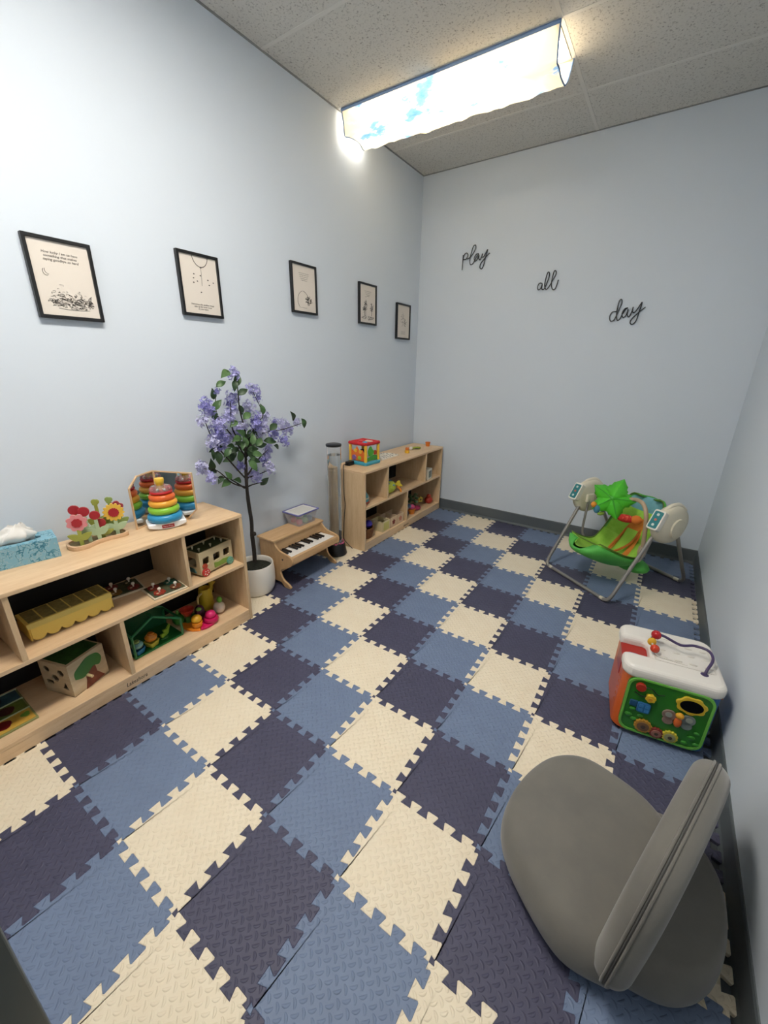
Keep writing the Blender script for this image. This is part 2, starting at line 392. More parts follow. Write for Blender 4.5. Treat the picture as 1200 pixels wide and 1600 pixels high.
def art_balloon(b, t, off):
    b.tube([(.012+.043*math.cos(a), .137+.054*math.sin(a), .0006) for a in [PI+.06+i*(PI-.12)/24 for i in range(25)]], .0014, 5, MX)
    b.tube([(.008, .083, .0006), (.012, .077, .0006), (.016, .083, .0006)], .0012, 4, MX); b.tube([(.012, .078, .0006), (.009, .0, .0006)], .0007, 4, MX)
    for y, z in ((-.03, .048), (-.034, .03), (-.036, .01), (-.015, .018), (.045, .030), (.05, .008), (.075, .022), (.0, -.03), (.005, .045)):
        b.ball((y, z, .0005), (.0042, .0030, .0006), 8, 4, MX)
    text_mesh('quote', 'Sometimes the smallest things\ntake up the most room\nin your heart', .0105, INK, off @ MX @ TR(.0, -.098, .0004), t, .0002, shear=.2)
def art_mound(b, t, off):
    for i, z in enumerate((.088, .078, .068, .058, .048)): squig(b, -.045+.004*i, .045-.004*i, z, seed=i)
    b.tube(smooth_path([(-.05, -.105, .0006), (-.062, -.075, .0006), (-.052, -.035, .0006), (-.015, -.012, .0006), (.022, -.03, .0006), (.03, -.055, .0006)], 6), .0009, 4, MX)
    scrib(b, .04, -.065, .045, .06, 70, 4); squig(b, -.05, .02, -.108, seed=3)
def art_trees(b, t, off):
    for i, z in enumerate((.088, .076, .064, .054)): squig(b, -.045+.01*i, .045-.01*i, z, seed=10+i)
    for y, z0, z1 in ((-.028, -.085, .03), (-.045, -.085, -.03), (.05, -.08, -.005)):
        b.tube([(y, z0, .0006), (y+.004, z1, .0006)], .0011, 4, MX); scrib(b, y+.003, (z0+z1)/2+.02, .03, z1-z0, 40, int(y*1000)+99, .0008)
    scrib(b, .0, -.098, .15, .03, 60, 5)
def art_pale(b, t, off):
    scrib(b, -.01, .02, .05, .13, 40, 21, .0006); scrib(b, .03, -.01, .03, .08, 30, 22, .0006)
    for i, z in enumerate((-.08, -.09, -.10)): squig(b, -.035, .035, z, seed=20+i)
frame(.567, 1.678, 'black framed print with crescent moon and leaf pile, leftmost of the five', art_moon)
frame(1.165, 1.745, 'black framed print with a balloon arc and string, second from the left', art_balloon)
frame(1.907, 1.831, 'black framed print with one rounded outline, middle of the five', art_mound)
frame(2.597, 1.822, 'black framed print with thin trees, fourth from the left', art_trees)
frame(3.128, 1.743, 'black framed pale print beside the back corner, smallest in view', art_pale)
# ---------------------------------------------------------------- wire words on the back wall (traced on the wall plane)
WIRE = mat('dark_grey_wire', '#4a4d50', .45, .6)
def word(name, label, strokes):
    def p(x, y): return at(700+x/3.636, 370+y/3.636, 1, YB-.012)
    P = [[p(*q) for q in s] for s in strokes]; c = sum((q for s in P for q in s), Vector())/sum(len(s) for s in P)
    t = thing(name, label, 'wall sign', (c.x, YB, c.z), group='wire words on the back wall')
    for s in P:
        MB().tube([q-Vector((c.x, YB, c.z)) for q in smooth_path(s, 6)], .0036, 6).build('wire_stroke', WIRE, t, smooth=60)
    for s in (P[0][0], P[-1][-1]):
        q = s-Vector((c.x, YB, c.z)); MB().tube([q, (q.x, 0, q.z)], .003, 6).build('wall_pin', WIRE, t)
word('wire_word_play', 'dark wire script word play, highest on the back wall', [[(86, 105), (80, 188)], [(83, 150), (90, 108), (104, 92), (113, 104), (103, 126), (88, 130)],
  [(103, 126), (122, 120), (142, 96), (157, 66), (157, 48), (146, 52), (134, 85), (124, 130), (126, 156), (138, 155), (150, 136), (166, 108), (174, 96), (160, 100), (149, 120), (152, 138), (165, 130), (176, 102), (174, 124), (182, 130), (192, 112), (196, 96), (192, 112), (201, 114), (214, 92), (226, 72), (214, 112), (204, 155), (192, 181), (181, 176), (186, 152), (206, 126), (235, 92)]])
word('wire_word_all', 'dark wire script word all, between the words play and day', [[(533, 264), (520, 264), (509, 282), (511, 300), (524, 296), (535, 270), (532, 292), (541, 300), (553, 282), (571, 238), (577, 208), (568, 202), (557, 232), (549, 275), (556, 299), (570, 288), (592, 252), (612, 216), (614, 196), (605, 194), (595, 222), (587, 268), (593, 297), (607, 296), (619, 270), (626, 246)]])
word('wire_word_day', 'dark wire script word day, lowest on the back wall', [[(955, 424), (934, 428), (919, 452), (922, 478), (941, 474), (956, 448), (972, 412), (987, 376), (987, 357), (976, 360), (965, 392), (957, 440), (961, 474), (976, 466), (990, 440), (1010, 412), (1022, 404), (1004, 410), (989, 436), (993, 457), (1009, 448), (1024, 412), (1018, 442), (1028, 454), (1043, 428), (1053, 398), (1047, 424), (1058, 430), (1078, 408), (1103, 371), (1088, 420), (1068, 476), (1048, 497), (1035, 490), (1042, 468), (1078, 434), (1120, 400)]])
# ---------------------------------------------------------------- wooden cubby shelves
def wood(name, c1, c2, scale):
    m, nt, b = newmat(name); v = coords(nt, scale)
    f = noise(nt, v, 6, 5, .6); g = noise(nt, coords(nt, tuple(x*3 for x in scale)), 14, 3, .6)
    mixf = mth(nt, 'ADD', mth(nt, 'MULTIPLY', f, .65), mth(nt, 'MULTIPLY', g, .35))
    nt.links.new(ramp(nt, mixf, [(.32, hx(c2)), (.62, hx(c1))]), b.inputs['Base Color'])
    b.inputs['Roughness'].default_value = .42; bump(nt, b, g, .05, .0006); return m
WOODH = wood('birch_ply_lengthwise', '#e6c8a2', '#d6b38a', (6, .7, 6))
WOODV = wood('birch_ply_upright', '#dec29c', '#cbaa80', (6, 6, .7))
BACKP = mat('black_back_board', '#0c0b0b', .7)
SH_D, SH_L, SH_H = .338, 1.288, .638
def shelf(y0, label, logo_y):
    t = thing('cubby_shelf', label, 'shelf', (XL+.026, y0, 0), group='five-compartment wooden shelves'); th = .018; D, L, Z = SH_D, SH_L, SH_H
    MB().box(0, D+.002, 0, L, Z-th, Z).build('top_panel', WOODH, t, bevel=.003)
    for y in (0, L-th): MB().box(0, D, y, y+th, 0, Z-th).build('side_panel', WOODV, t, bevel=.002)
    MB().box(.006, D-.003, th, L-th, .356-th, .356).build('middle_shelf', WOODH, t, bevel=.002)
    MB().box(.006, D-.003, th, L-th, .065-th, .065).build('bottom_shelf', WOODH, t, bevel=.002)
    MB().box(D-.021, D-.003, th, L-th, 0, .065-th).build('kick_board', WOODH, t)
    for y in (.315, .955): MB().box(.006, D-.004, y, y+th, .356, Z-th).build('divider', WOODV, t, bevel=.002)
    MB().box(.006, D-.004, L/2-th/2, L/2+th/2, .065, .356-th).build('divider', WOODV, t, bevel=.002)
    MB().box(.0, .006, th, L-th, .02, Z-th).build('back_panel', BACKP, t)
    if logo_y is not None:
        text_mesh('maker_mark', 'Lakeshore', .027, mat('branded_black', '#241d17', .7), MX @ TR(logo_y, .028, D-.0028), t, .0003, sx=.8, shear=.2)
    for z in (.06, .33): 
        for x in (.05, D-.05): MB().lathe([(0, -.001), (.006, -.001), (.006, 0)], 12, TR(x, 0, z) @ RX(PI/2)).build('screw_cap', mat('screw_cap_tan', '#a98d66', .5), t)
    return t
shelf(-.285, 'wooden cubby shelf in the left foreground, tissue box and stacking rings on top', .65)
shelf(2.083, 'wooden cubby shelf in the back corner beside the bubble tube', .63)
# ---------------------------------------------------------------- things on and in the near shelf
ST, SM, SB = .638, .356, .065                 # heights of the top, middle and bottom boards
def bp(col, r=.35, **k): return mat('paint_'+col.lstrip('#'), col, r, **k)      # smooth painted or moulded toy surface
LIGHTWOOD = mat('toy_plywood', '#d8b690', .5, col2='#c9a67e', scale=(30, 30, 4))
# tissue box
t = thing('tissue_box', 'teal patterned tissue box with a white tissue pulled out', 'tissue box', (-.85, .165, ST), -.18)
def tissuecard():
    m, nt, b = newmat('teal_marbled_card'); v = coords(nt, (1, 1, 1))
    vo = N(nt, 'ShaderNodeTexVoronoi', feature='DISTANCE_TO_EDGE'); vo.inputs['Scale'].default_value = 24
    nn = N(nt, 'ShaderNodeTexNoise'); nn.inputs['Scale'].default_value = 30; nt.links.new(v, nn.inputs['Vector'])
    vm = N(nt, 'ShaderNodeMix', data_type='RGBA'); vm.inputs[0].default_value = .12; nt.links.new(v, vm.inputs[6]); nt.links.new(nn.outputs['Color'], vm.inputs[7])
    nt.links.new(vm.outputs[2], vo.inputs['Vector'])
    f = noise(nt, v, 28, 4, .7); k = mth(nt, 'ADD', mth(nt, 'MULTIPLY', vo.outputs[0], 2.2), mth(nt, 'MULTIPLY', f, .7))
    nt.links.new(ramp(nt, k, [(.32, hx('#2f6f86')), (.45, hx('#5d9db4')), (.56, hx('#9ab7c2')), (.75, hx('#7db0c4'))]), b.inputs['Base Color'])
    b.inputs['Roughness'].default_value = .5; return m
MB().prism([(-.058, -.115), (.058, -.115), (.058, .115), (-.058, .115)], 0, .083, None, [circ(0, 0, .03, 20, .075)[::-1]]).build('carton', tissuecard(), t, bevel=.0015)
rg = random.Random(4); rings = []
for k in range(9):
    f = k/8; R = []
    for j in range(36):
        a = 2*PI*j/36; spread = (.026+.028*math.sin(PI*min(f*1.25, 1))*(.6+.4*math.cos(2*a)))*(1-.55*f**3)
        fold = 1+.22*math.sin(5*a+3*f)+.13*math.sin(9*a-5*f)
        R.append((.55*spread*fold*math.cos(a)+.01*f, (1.75*spread*fold*math.sin(a))-.012+.02*f, .074+.07*f**.9+.012*f*math.sin(3*a+1)))
    rings.append(R)
MB().loft(rings).build('tissue', mat('white_tissue', '#eceae6', .9, bmp=(60, .3, .004)), t, smooth=70)
# wooden flower garden toy
t = thing('flower_garden_toy', 'wooden flower garden toy with red, pink and yellow blooms', 'toy', (-.825, .42, ST), 0)
kid = [(.02, -.115), (.055, -.10), (.062, -.06), (.045, -.015), (.042, .03), (.05, .075), (.045, .108), (.01, .118), (-.03, .105), (-.05, .06), (-.045, .0), (-.05, -.06), (-.03, -.105)]
kid = [(p.x, p.y) for p in smooth_path([(x, y, 0) for x, y in kid+kid[:1]], 4)[:-1]]
MB().prism(kid, 0, .008).build('base_board', LIGHTWOOD, t, bevel=.001)
MB().prism(kid, .008, .018, None, [[(x*.84, y*.92) for x, y in kid][::-1]]).build('base_rim', mat('toy_ply_pale', '#dcb894', .5), t, bevel=.002)
MB().prism([(x*.82, y*.91) for x, y in kid], .008, .010).build('soil_patch', bp('#8c7b55', .8), t)
PINK, RED, YEL, GRN, LGR, OLV = bp('#d98a8f'), bp('#a82a32'), bp('#e3b94a'), bp('#8ea35c'), bp('#a9bf9a'), bp('#9aa04a')
def bloom(x, y, z, r, outer, inner, stem, petals, leaf=True, th=.008):
    r *= 1.22
    M = TR(x, y, 0) @ RZ(-.4) @ MX
    fl = MB().prism(scallop(0, z, r, petals, .2) if petals else circ(0, z, r, 16), -th/2, th/2, M).build('flower_head', outer, t, bevel=.001, seg=1)
    if inner:
        fc = MB().prism(scallop(0, z, r*.5, petals, .12), th/2, th/2+.003, M).build('flower_centre', inner, t)
    st = [(-.007, .008), (.007, .008), (.008, z*.4), (.006, z-.4*r), (-.006, z-.4*r), (-.008, z*.4)]
    MB().prism(st, -th/2, th/2-.001, M).build('stem', stem, t, bevel=.001, seg=1)
    if leaf:
        for s in (-1, 1):
            lf = [(p.x, p.y) for p in smooth_path([(0, z*.3, 0), (s*.022, z*.30, 0), (s*.042, z*.54, 0), (s*.018, z*.56, 0), (0, z*.46, 0)], 4)]
            MB().prism(lf if s > 0 else lf[::-1], -th/2+.0005, th/2-.0005, M).build('leaf', stem, t)
bloom(.03, -.068, .112, .031, PINK, RED, OLV, 8); bloom(-.01, -.055, .155, .017, RED, None, GRN, 0, False); bloom(.012, -.03, .146, .017, RED, None, LGR, 0)
bloom(.03, .0, .125, .016, RED, None, LGR, 0); bloom(-.02, .03, .165, .013, OLV, None, OLV, 3); bloom(.018, .02, .082, .016, RED, None, OLV, 0)
bloom(.025, .075, .116, .034, YEL, RED, LGR, 14); bloom(-.025, .085, .16, .013, GRN, None, GRN, 3); bloom(-.02, .105, .12, .026, bp('#a2434d'), None, GRN, 6)
# folding mirror behind the stacking rings
t = thing('folding_mirror', 'two-panel folding mirror with wood edges behind the ring stacker', 'mirror', (-.885, .735, ST))
MIRR = mat('mirror_glass', '#e8ecee', .02, 1.)
def mpanel(end, ztop, cut, flip):
    v = Vector((end[0]+.885, end[1]-.735, 0)); L = v.length; ux = v.normalized(); n = Vector((-ux.y, ux.x, 0)) if flip else Vector((ux.y, -ux.x, 0))
    M = Matrix(((ux.x, 0, n.x, 0), (ux.y, 0, n.y, 0), (0, 1, 0, 0), (0, 0, 0, 1)))
    out = [(.002, 0), (L-(cut if not flip else 0), 0), (L, cut*1.0 if not flip else 0), (L, ztop-(cut if flip else 0)), (L-(cut*1.3 if flip else 0), ztop), (.002, ztop)]
    cx = L/2; cz = ztop/2; ins = [(cx+(x-cx)*.95, cz+(z-cz)*.955) for x, z in out]
    MB().prism(out, -.005, .0035, M, [ins[::-1]]).build('wood_edge', LIGHTWOOD, t)
    MB().prism(ins, -.004, .002, M).build('mirror_panel', MIRR, t)
mpanel((-.812, .580), .245, .045, True); mpanel((-.70, .822), .243, .055, False)
# ring stacker
t = thing('ring_stacker', 'baby ring stacker with coloured rings on a white rocking base', 'toy', (-.752, .690, ST))
bs = MB(); pr_ = []
for i in range(13):
    a = -1+i/6; pr_.append((a*.082, .016*a*a))
bs.prism(pr_+[(.082, .034), (-.082, .034)], -.05, .05, RZ(-.36) @ MX).build('rocking_base', bp('#eef0f2', .25), t, bevel=.006, seg=3)
MB().box(.0495, .0512, -.026, .026, .008, .024, RZ(-.36)).build('maker_label', bp('#b01f2a'), t)
text_mesh('maker_mark', 'Fisher-Price', .0095, bp('#f4f4f4'), RZ(-.36) @ MX @ TR(0, .016, .0513), t, .0002, sx=.9)
z = .052
for R_, r_, c in ((.055, .021, '#2f8fc0'), (.050, .018, '#86c23a'), (.0455, .0165, '#eaa93a'), (.041, .0155, '#e0662e')):
    MB().torus(R_, r_, TR(0, 0, z), 36, 14).build('ring', bp(c, .28), t, smooth=60); z += r_*1.75
MB().lathe([(0, z-.004), (.045, z-.004), (.050, z+.003), (.046, z+.01), (.0, z+.012)], 32, TR(0, 0, -.006)).build('rattle_ring_base', bp('#b8232c', .25), t, smooth=50)
CLEAR = mat('clear_plastic', '#f3efec', .08, Transmission_Weight=.85, IOR=1.25)
MB().lathe([(.046, z+.004), (.048, z+.016), (.040, z+.028), (.02, z+.032), (0, z+.032)], 32, TR(0, 0, -.004)).build('rattle_dome', CLEAR, t, smooth=50)
for k in range(7):
    a = k*.9; MB().ball((.032*math.cos(a), .032*math.sin(a), z+.011), .006, 8, 5).build('rattle_bead', bp('#c8303a' if k % 2 else '#e9e4df'), t, smooth=60)
MB().lathe([(0, .03), (.018, .03), (.015, z+.03), (.0165, z+.032), (.021, z+.052), (.019, z+.06), (0, z+.062)], 20).build('yellow_post', bp('#efc23c', .3), t, smooth=40)
# egg carton
t = thing('egg_carton', 'yellow toy egg carton with a clear lid on the middle shelf', 'toy', (-.775, .235, SM), 0)
YC = bp('#ecd06a', .45)
b = MB(); n = 48; top = []; low = []
for i in range(n+1):
    y = -.142+.284*i/n; s = abs(math.sin(PI*6*(y+.142)/.284)); top.append((y, .062)); low.append((y, .004+.016*(1-s)**1.5))
for sx in (.066, -.066):
    b.prism(low+top[::-1], -.004, .004, TR(sx, 0, 0) @ MX)
b.box(-.066, .066, -.146, -.140, .006, .062).box(-.066, .066, .140, .146, .006, .062).box(-.064, .064, -.14, .14, .02, .026)
b.build('tray', YC, t, bevel=.002, seg=1)
for i in range(6):
    for sx in (-.033, .033): MB().lathe([(0, 0), (.014, 0), (.021, .012), (.022, .03)], 14, TR(sx, -.118+.0472*i, .0)).build('egg_cup', YC, t, smooth=50)
MB().prism([(-.070, .060), (.070, .060), (.060, .078), (-.060, .078)], -.148, .148, Matrix(((1, 0, 0, 0), (0, 0, 1, 0), (0, 1, 0, 0), (0, 0, 0, 1))), []).build('lid_rim', YC, t, bevel=.002)
for i in range(6): MB().box(-.052, .052, -.140+.0472*i+.003, -.140+.0472*(i+1)-.003, .0775, .0795).build('lid_window', mat('smoky_window', '#a3985e', .15, col2='#857c4c', scale=(60, 60, 60)), t)
# peg puzzles
def peg_puzzle(loc, rz, label, cols):
    t = thing('peg_puzzle', label, 'puzzle', loc, rz, group='wooden peg puzzles on the middle shelf')
    MB().box(-.068, .068, -.078, .078, 0, .009).build('board', mat('pale_puzzle_board', '#d9cdb4', .5), t, bevel=.002, seg=1)
    MB().box(-.061, .061, -.071, .071, .009, .0105).build('printed_field', mat('puzzle_print', '#5b5a3c', .6, col2='#3b4a3a', scale=(40, 40, 40)), t)
    k = 0
    for x in (-.032, .032):
        for y in (-.037, .037):
            MB().prism(scallop(x, y, .026, 5+k, .2), .0105, .0165).build('puzzle_piece', bp(cols[k]), t)
            MB().prism(circ(x+.008, y-.012, .006, 8), .0165, .0172).build('piece_spot', bp('#d9c9a8'), t)
            MB().lathe([(0, .016), (.0035, .016), (.0035, .024), (.0075, .030), (.0075, .036), (.004, .039), (0, .039)], 12, TR(x, y, 0)).build('peg_knob', bp('#e9e2d6'), t, smooth=50); k += 1
peg_puzzle((-.685, .594, SM), -.08, 'square peg puzzle with white knobs at the middle shelf front edge', ['#8a2a22', '#1f5a4a', '#9a3a2a', '#6b3a24'])
peg_puzzle((-.842, .478, SM), -.15, 'square peg puzzle beside the yellow egg carton', ['#7a2420', '#4a4a2c', '#8c6a30', '#7c2f28'])
# wooden animal bus
t = thing('wooden_animal_bus', 'wooden bus toy with animal windows and green pegged roof', 'toy', (-.715, .855, SM), .12)
PALEW = mat('pale_beech', '#cdbb95', .5, col2='#bfae88', scale=(20, 4, 20))
hx_, hy, hz = .062, .104, .125
wins = [rrect(-.085, -.045, .058, .100, .008)[::-1], rrect(-.020, .022, .058, .100, .008)[::-1], rrect(.045, .085, .058, .100, .008)[::-1]]
face = [(-hy, .018), (hy, .018), (hy, hz), (-hy, hz)]
for s in (1, -1): MB().prism(face, -.005, .005, TR(s*(hx_-.005), 0, 0) @ MX, wins).build('side_panel', PALEW, t, bevel=.001, seg=1)
endw = [[(p, q) for p, q in rrect(-.035, .035, .05, .1, .01)[::-1]]]
for s in (-1, 1): MB().prism([(-hx_+.01, .018), (hx_-.01, .018), (hx_-.01, hz), (-hx_+.01, hz)], -.005, .005, TR(0, s*(hy-.005), 0) @ MYn, endw).build('end_panel', PALEW, t)
MB().box(-hx_, hx_, -hy, hy, .012, .020).build('floor_panel', PALEW, t)
MB().prism([(-hx_, -hy), (hx_, -hy), (hx_, hy), (-hx_, hy)], hz, hz+.008, None, [[(-hx_+.008, -hy+.008), (-hx_+.008, hy-.008), (hx_-.008, hy-.008), (hx_-.008, -hy+.008)]]).build('roof_rim', PALEW, t)
MB().box(-hx_+.006, hx_-.006, -hy+.006, hy-.006, hz-.004, hz+.002).build('roof_panel', bp('#3d4a2c', .6), t)
for i in range(6):
    MB().lathe([(0, 0), (.003, 0), (.003, .008), (.006, .011), (.005, .016), (0, .017)], 10, TR(-.025+.05*(i % 2), -.07+.07*(i//2), hz+.002)).build('roof_peg', bp('#cfc9ae'), t, smooth=50)
MB().prism([(-.02, .022), (.062, .022), (.075, .045), (.04, .05), (.01, .044), (-.02, .05)], .0, .004, TR(hx_, 0, 0) @ MX).build('painted_grass', bp('#7d9a3e'), t)
for y, c, c2 in ((-.078, '#c03a34', '#e8dcd0'), (.078, '#5f9a88', '#7fb5a0')):
    MB().lathe([(0, 0), (.021, 0), (.022, .004), (.02, .010), (0, .012)], 20, TR(hx_, y, .022) @ RY(PI/2)).build('wheel', bp(c), t, smooth=50)
    for k in range(5): MB().lathe([(0, .0112), (.0035, .0112), (0, .0128)], 8, TR(hx_, y, .022) @ RY(PI/2) @ TR(.011*math.cos(k*1.26), .011*math.sin(k*1.26), 0)).build('wheel_spot', bp(c2), t)
MB().prism(circ(-.078, .056, .014, 14), 0, .006, TR(hx_, 0, 0) @ MX).build('red_cap', bp('#b5472f'), t)
for y in (0, .065): MB().prism(scallop(y, .072, .017, 5, .25), 0, .003, TR(hx_-.03, 0, 0) @ MX).build('animal_silhouette', bp('#2f2a24'), t)
MB().prism([(-.04, .02), (.03, .02), (.02, .04), (-.03, .045)], 0, .004, TR(0, -hy, 0) @ MYn).build('painted_pond', bp('#3e6f74'), t)
# open green toy greenhouse
t = thing('toy_greenhouse', 'green plastic toy greenhouse frame on the bottom shelf', 'toy', (-.775, .527, SB), 0)
GP, GP2 = bp('#2a7a4c', .35), bp('#1e5f3c', .4)
MB().box(-.085, .085, -.118, .118, 0, .008).build('base_tray', bp('#1f6b34', .4), t, bevel=.003)
arch = [(-.115, .008), (-.115, .122), (-.012, .178), (.115, .100), (.115, .008)]
for x in (.083, -.083):
    for a, c in zip(arch, arch[1:]):
        MB().tube([(x, *a), (x, *c)], .0062, 6).build('frame_bar', GP, t, smooth=40)
for y, z in arch[1:4]: MB().tube([(-.083, y, z), (.083, y, z)], .0055, 6).build('ridge_bar', GP, t, smooth=40)
CLG = mat('green_clear_pane', '#2c6b4a', .15, Alpha=.35)
MB().prism([(y, z) for y, z in arch], -.001, .001, TR(-.083, 0, 0) @ MX).build('back_pane', GP2, t)
MB().add([(-.08, -.013, .178), (.08, -.013, .178), (.08, -.115, .123), (-.08, -.115, .123)], [(0, 1, 2, 3)]).build('roof_pane', CLG, t)
MB().add([(-.08, -.010, .178), (.08, -.010, .178), (.08, .115, .101), (-.08, .115, .101)], [(0, 1, 2, 3)]).build('roof_pane', CLG, t)
def toypot(x, y, label, cp, cf, cc, s=1.):
    t = thing('toy_flower_pot', label, 'toy', (x, y, SB+.0085), .3)
    MB().loft([[(q*s, r*s, z*s) for q, r in rrect(-a, a, -a, a, .006, 3)] for a, z in ((.020, 0), (.026, .028), (.022, .028), (.019, .006))]).build('pot', bp(cp), t, smooth=40)
    MB().lathe([(0, .02*s), (.024*s, .036*s), (.028*s, .05*s), (.018*s, .062*s), (0, .06*s)], 18).build('petals', bp(cf), t, smooth=50)
    MB().lathe([(0, .055*s), (.015*s, .06*s), (.013*s, .07*s), (0, .074*s)], 14).build('flower_centre', bp(cc), t, smooth=50)
toypot(-.725, .505, 'toy flower in a yellow square pot inside the greenhouse', '#c2ba45', '#d98a2e', '#b86a22')
toypot(-.722, .438, 'toy flower in a blue square pot inside the greenhouse', '#2e7bb0', '#7fb0a8', '#8aa05a', .95)
t = thing('toy_leaf', 'lime green toy plant leaf lying inside the greenhouse', 'toy', (-.735, .568, SB+.0085), .4)
MB().prism([(-.012, 0), (.03, .01), (.05, .05), (.025, .035), (.0, .045), (.005, .025), (-.02, .03)], -.006, .006, MX).build('leaf_blade', bp('#93b53c'), t, bevel=.002)
MB().lathe([(0, 0), (.02, 0), (.018, .008), (0, .01)], 12).build('foot', bp('#3f7a34'), t)
# vegetable patch playset
t = thing('vegetable_patch_tray', 'round toy tray of orange and magenta wedges on the bottom shelf', 'toy', (-.72, .757, SB), 0)
def wedge(a0, a1, r=.088): return [(0, 0)]+[(r*math.cos(a0+(a1-a0)*i/10), r*math.sin(a0+(a1-a0)*i/10)) for i in range(11)]
for a0, a1, c in ((-2.2, -.55, '#e98a22'), (-.52, 1.1, '#cf1f5e'), (1.13, 2.6, '#7a1f4a'), (2.63, 4.05, '#4c8a3a')):
    MB().prism(wedge(a0, a1), 0, .014).build('wedge', bp(c), t, bevel=.004)
MB().prism(scallop(.055, .022, .013, 5, .5), .014, .0155).build('leaf_print', bp('#f0b4c6'), t)
def veg(name, label, x, y, z, parts, s=1.):
    t = thing(name, label, 'toy', (x, y, z), 0)
    for nm, prof_, c, off in parts: MB().lathe([(r*s, q*s) for r, q in prof_], 20, TR(*off)).build(nm, bp(c, .35), t, smooth=55)
rd = lambda R_, h: [(R_*math.sin(PI*i/8), h/2-h/2*math.cos(PI*i/8)) for i in range(9)]
veg('toy_orange_jar', 'small orange toy jar with a ball lid on the tray', -.675, .715, SB+.0145, [('cup', [(0, 0), (.02, 0), (.026, .012), (.027, .03), (0, .03)], '#e08a1e', (0, 0, 0)), ('ball_lid', rd(.026, .044), '#dba42a', (0, 0, .024))])
veg('toy_radish', 'magenta toy radish dome on the round tray', -.668, .790, SB+.0145, [('saucer', [(0, 0), (.036, 0), (.04, .008), (.034, .02), (0, .024)], '#c21a58', (0, 0, 0)), ('dome', rd(.027, .046), '#d6246a', (0, 0, .012))])
veg('toy_aubergine', 'dark purple toy aubergine behind the magenta radish', -.738, .772, SB+.0145, [('body', rd(.026, .075), '#4a1f3a', (0, 0, 0)), ('cap', rd(.014, .02), '#7fae4a', (.012, -.01, .05))])
veg('toy_red_bowl', 'red toy bowl standing among the toy vegetables', -.752, .712, SB+.0145, [('foot', [(0, 0), (.014, 0), (.012, .03), (.016, .038), (0, .04)], '#4f7f3a', (0, 0, 0)), ('bowl', [(0, .036), (.018, .04), (.033, .07), (.035, .078), (.03, .076), (0, .05)], '#b5382e', (0, 0, 0))])
veg('toy_green_pepper', 'green toy pepper beside the greenhouse', -.79, .680, SB, [('body', rd(.03, .07), '#3f8a34', (0, 0, 0)), ('stalk', rd(.008, .03), '#6aa23e', (0, 0, .058))])
veg('toy_turnip', 'white toy turnip with green leaf right of the magenta radish', -.712, .872, SB, [('body', rd(.032, .07), '#d9c9b8', (0, 0, 0)), ('leaf_tuft', rd(.015, .036), '#6fae3a', (.004, .004, .064))])
t = thing('toy_watering_can', 'yellow toy watering can behind the toy vegetables', 'toy', (-.80, .852, SB), .5)
MB().lathe([(0, 0), (.04, 0), (.043, .02), (.034, .12), (.03, .135), (.026, .13), (0, .12)], 24).build('can_body', bp('#c6a92c'), t, smooth=50)
MB().tube(smooth_path([(0, -.034, .12), (0, -.072, .115), (0, -.074, .06), (0, -.04, .035)], 6), .006, 8).build('handle', bp('#b9a46a'), t, smooth=50)
MB().tube(smooth_path([(0, .03, .05), (0, .06, .09), (0, .072, .125)], 5), [.012]*5+[.013]*5+[.014], 10).build('spout', bp('#c6a92c'), t, smooth=50)
MB().lathe([(0, 0), (.016, 0), (.026, .018), (0, .02)], 16, TR(0, .07, .12) @ RX(-.5)).build('spout_rose', bp('#d0b23a'), t, smooth=50)
# tree shape sorter
ex = Vector((.149, .049, 0)); ang = math.atan2(.049, .149)
t = thing('tree_shape_sorter', 'wooden shape sorter cube with a tree painted on its side', 'toy', (-.7605, .2025, SB), ang+.0)
SW = mat('sorter_beech', '#d3c0a0', .5, col2='#c6b08c', scale=(10, 10, 40)); a = .079; hz = .15
MB().box(-a, a, -a, a, 0, .006).build('bottom_panel', SW, t)
holes = [circ(-.042, .118, .017, 14, .015), circ(.034, .112, .018, 6, .018), circ(-.004, .080, .02, 6, .018), rrect(-.058, -.02, .045, .064, .006, 3), [(.024, .035), (.058, .030), (.045, .068)]]
MB().prism([(-a, 0), (a, 0), (a, hz), (-a, hz)], -.005, .0, TR(0, -a, 0) @ MYn, [h[::-1] for h in holes]).build('holed_panel', SW, t)
for s in (1,): MB().prism([(-a+.005, 0), (a, 0), (a, hz), (-a+.005, hz)], -.005, 0, TR(s*a, 0, 0) @ MX).build('tree_panel', SW, t)
MB().box(-a, -a+.005, -a+.005, a, 0, hz).box(-a+.005, a-.005, a-.005, a, 0, hz).build('rear_panels', SW, t)
MB().box(-a, a, -a, a, hz, hz+.006).build('lid', SW, t, bevel=.001)
MB().box(-a+.008, a-.014, -a+.010, a-.008, hz+.006, hz+.0072).build('lid_print', mat('leaf_print_green', '#2f5f2c', .5, col2='#1f4a22', scale=(60, 60, 60)), t)
cr = [(p.x, p.y) for p in smooth_path([(x, y, 0) for x, y in [(-.06, .075), (-.058, .105), (-.03, .125), (0, .14), (.03, .138), (.05, .128), (.06, .10), (.045, .075), (.02, .085), (-.005, .07), (-.03, .062), (-.06, .075)]], 4)[:-1]]
MB().prism(cr, 0, .003, TR(a, 0, 0) @ MX).build('painted_crown', bp('#3f7a38'), t)
MB().prism([(-.028, .0), (.058, .008), (.03, .05), (.028, .085), (-.015, .07), (-.018, .035)], 0, .0026, TR(a, 0, 0) @ MX).build('painted_trunk', mat('trunk_red_brown', '#6b2f22', .5, col2='#82402c', scale=(60, 60, 60)), t)
MB().tube([(a, -.012, .062), (a+.03, -.012, .062)], .006, 10).build('peg', bp('#d8c294'), t, smooth=40)
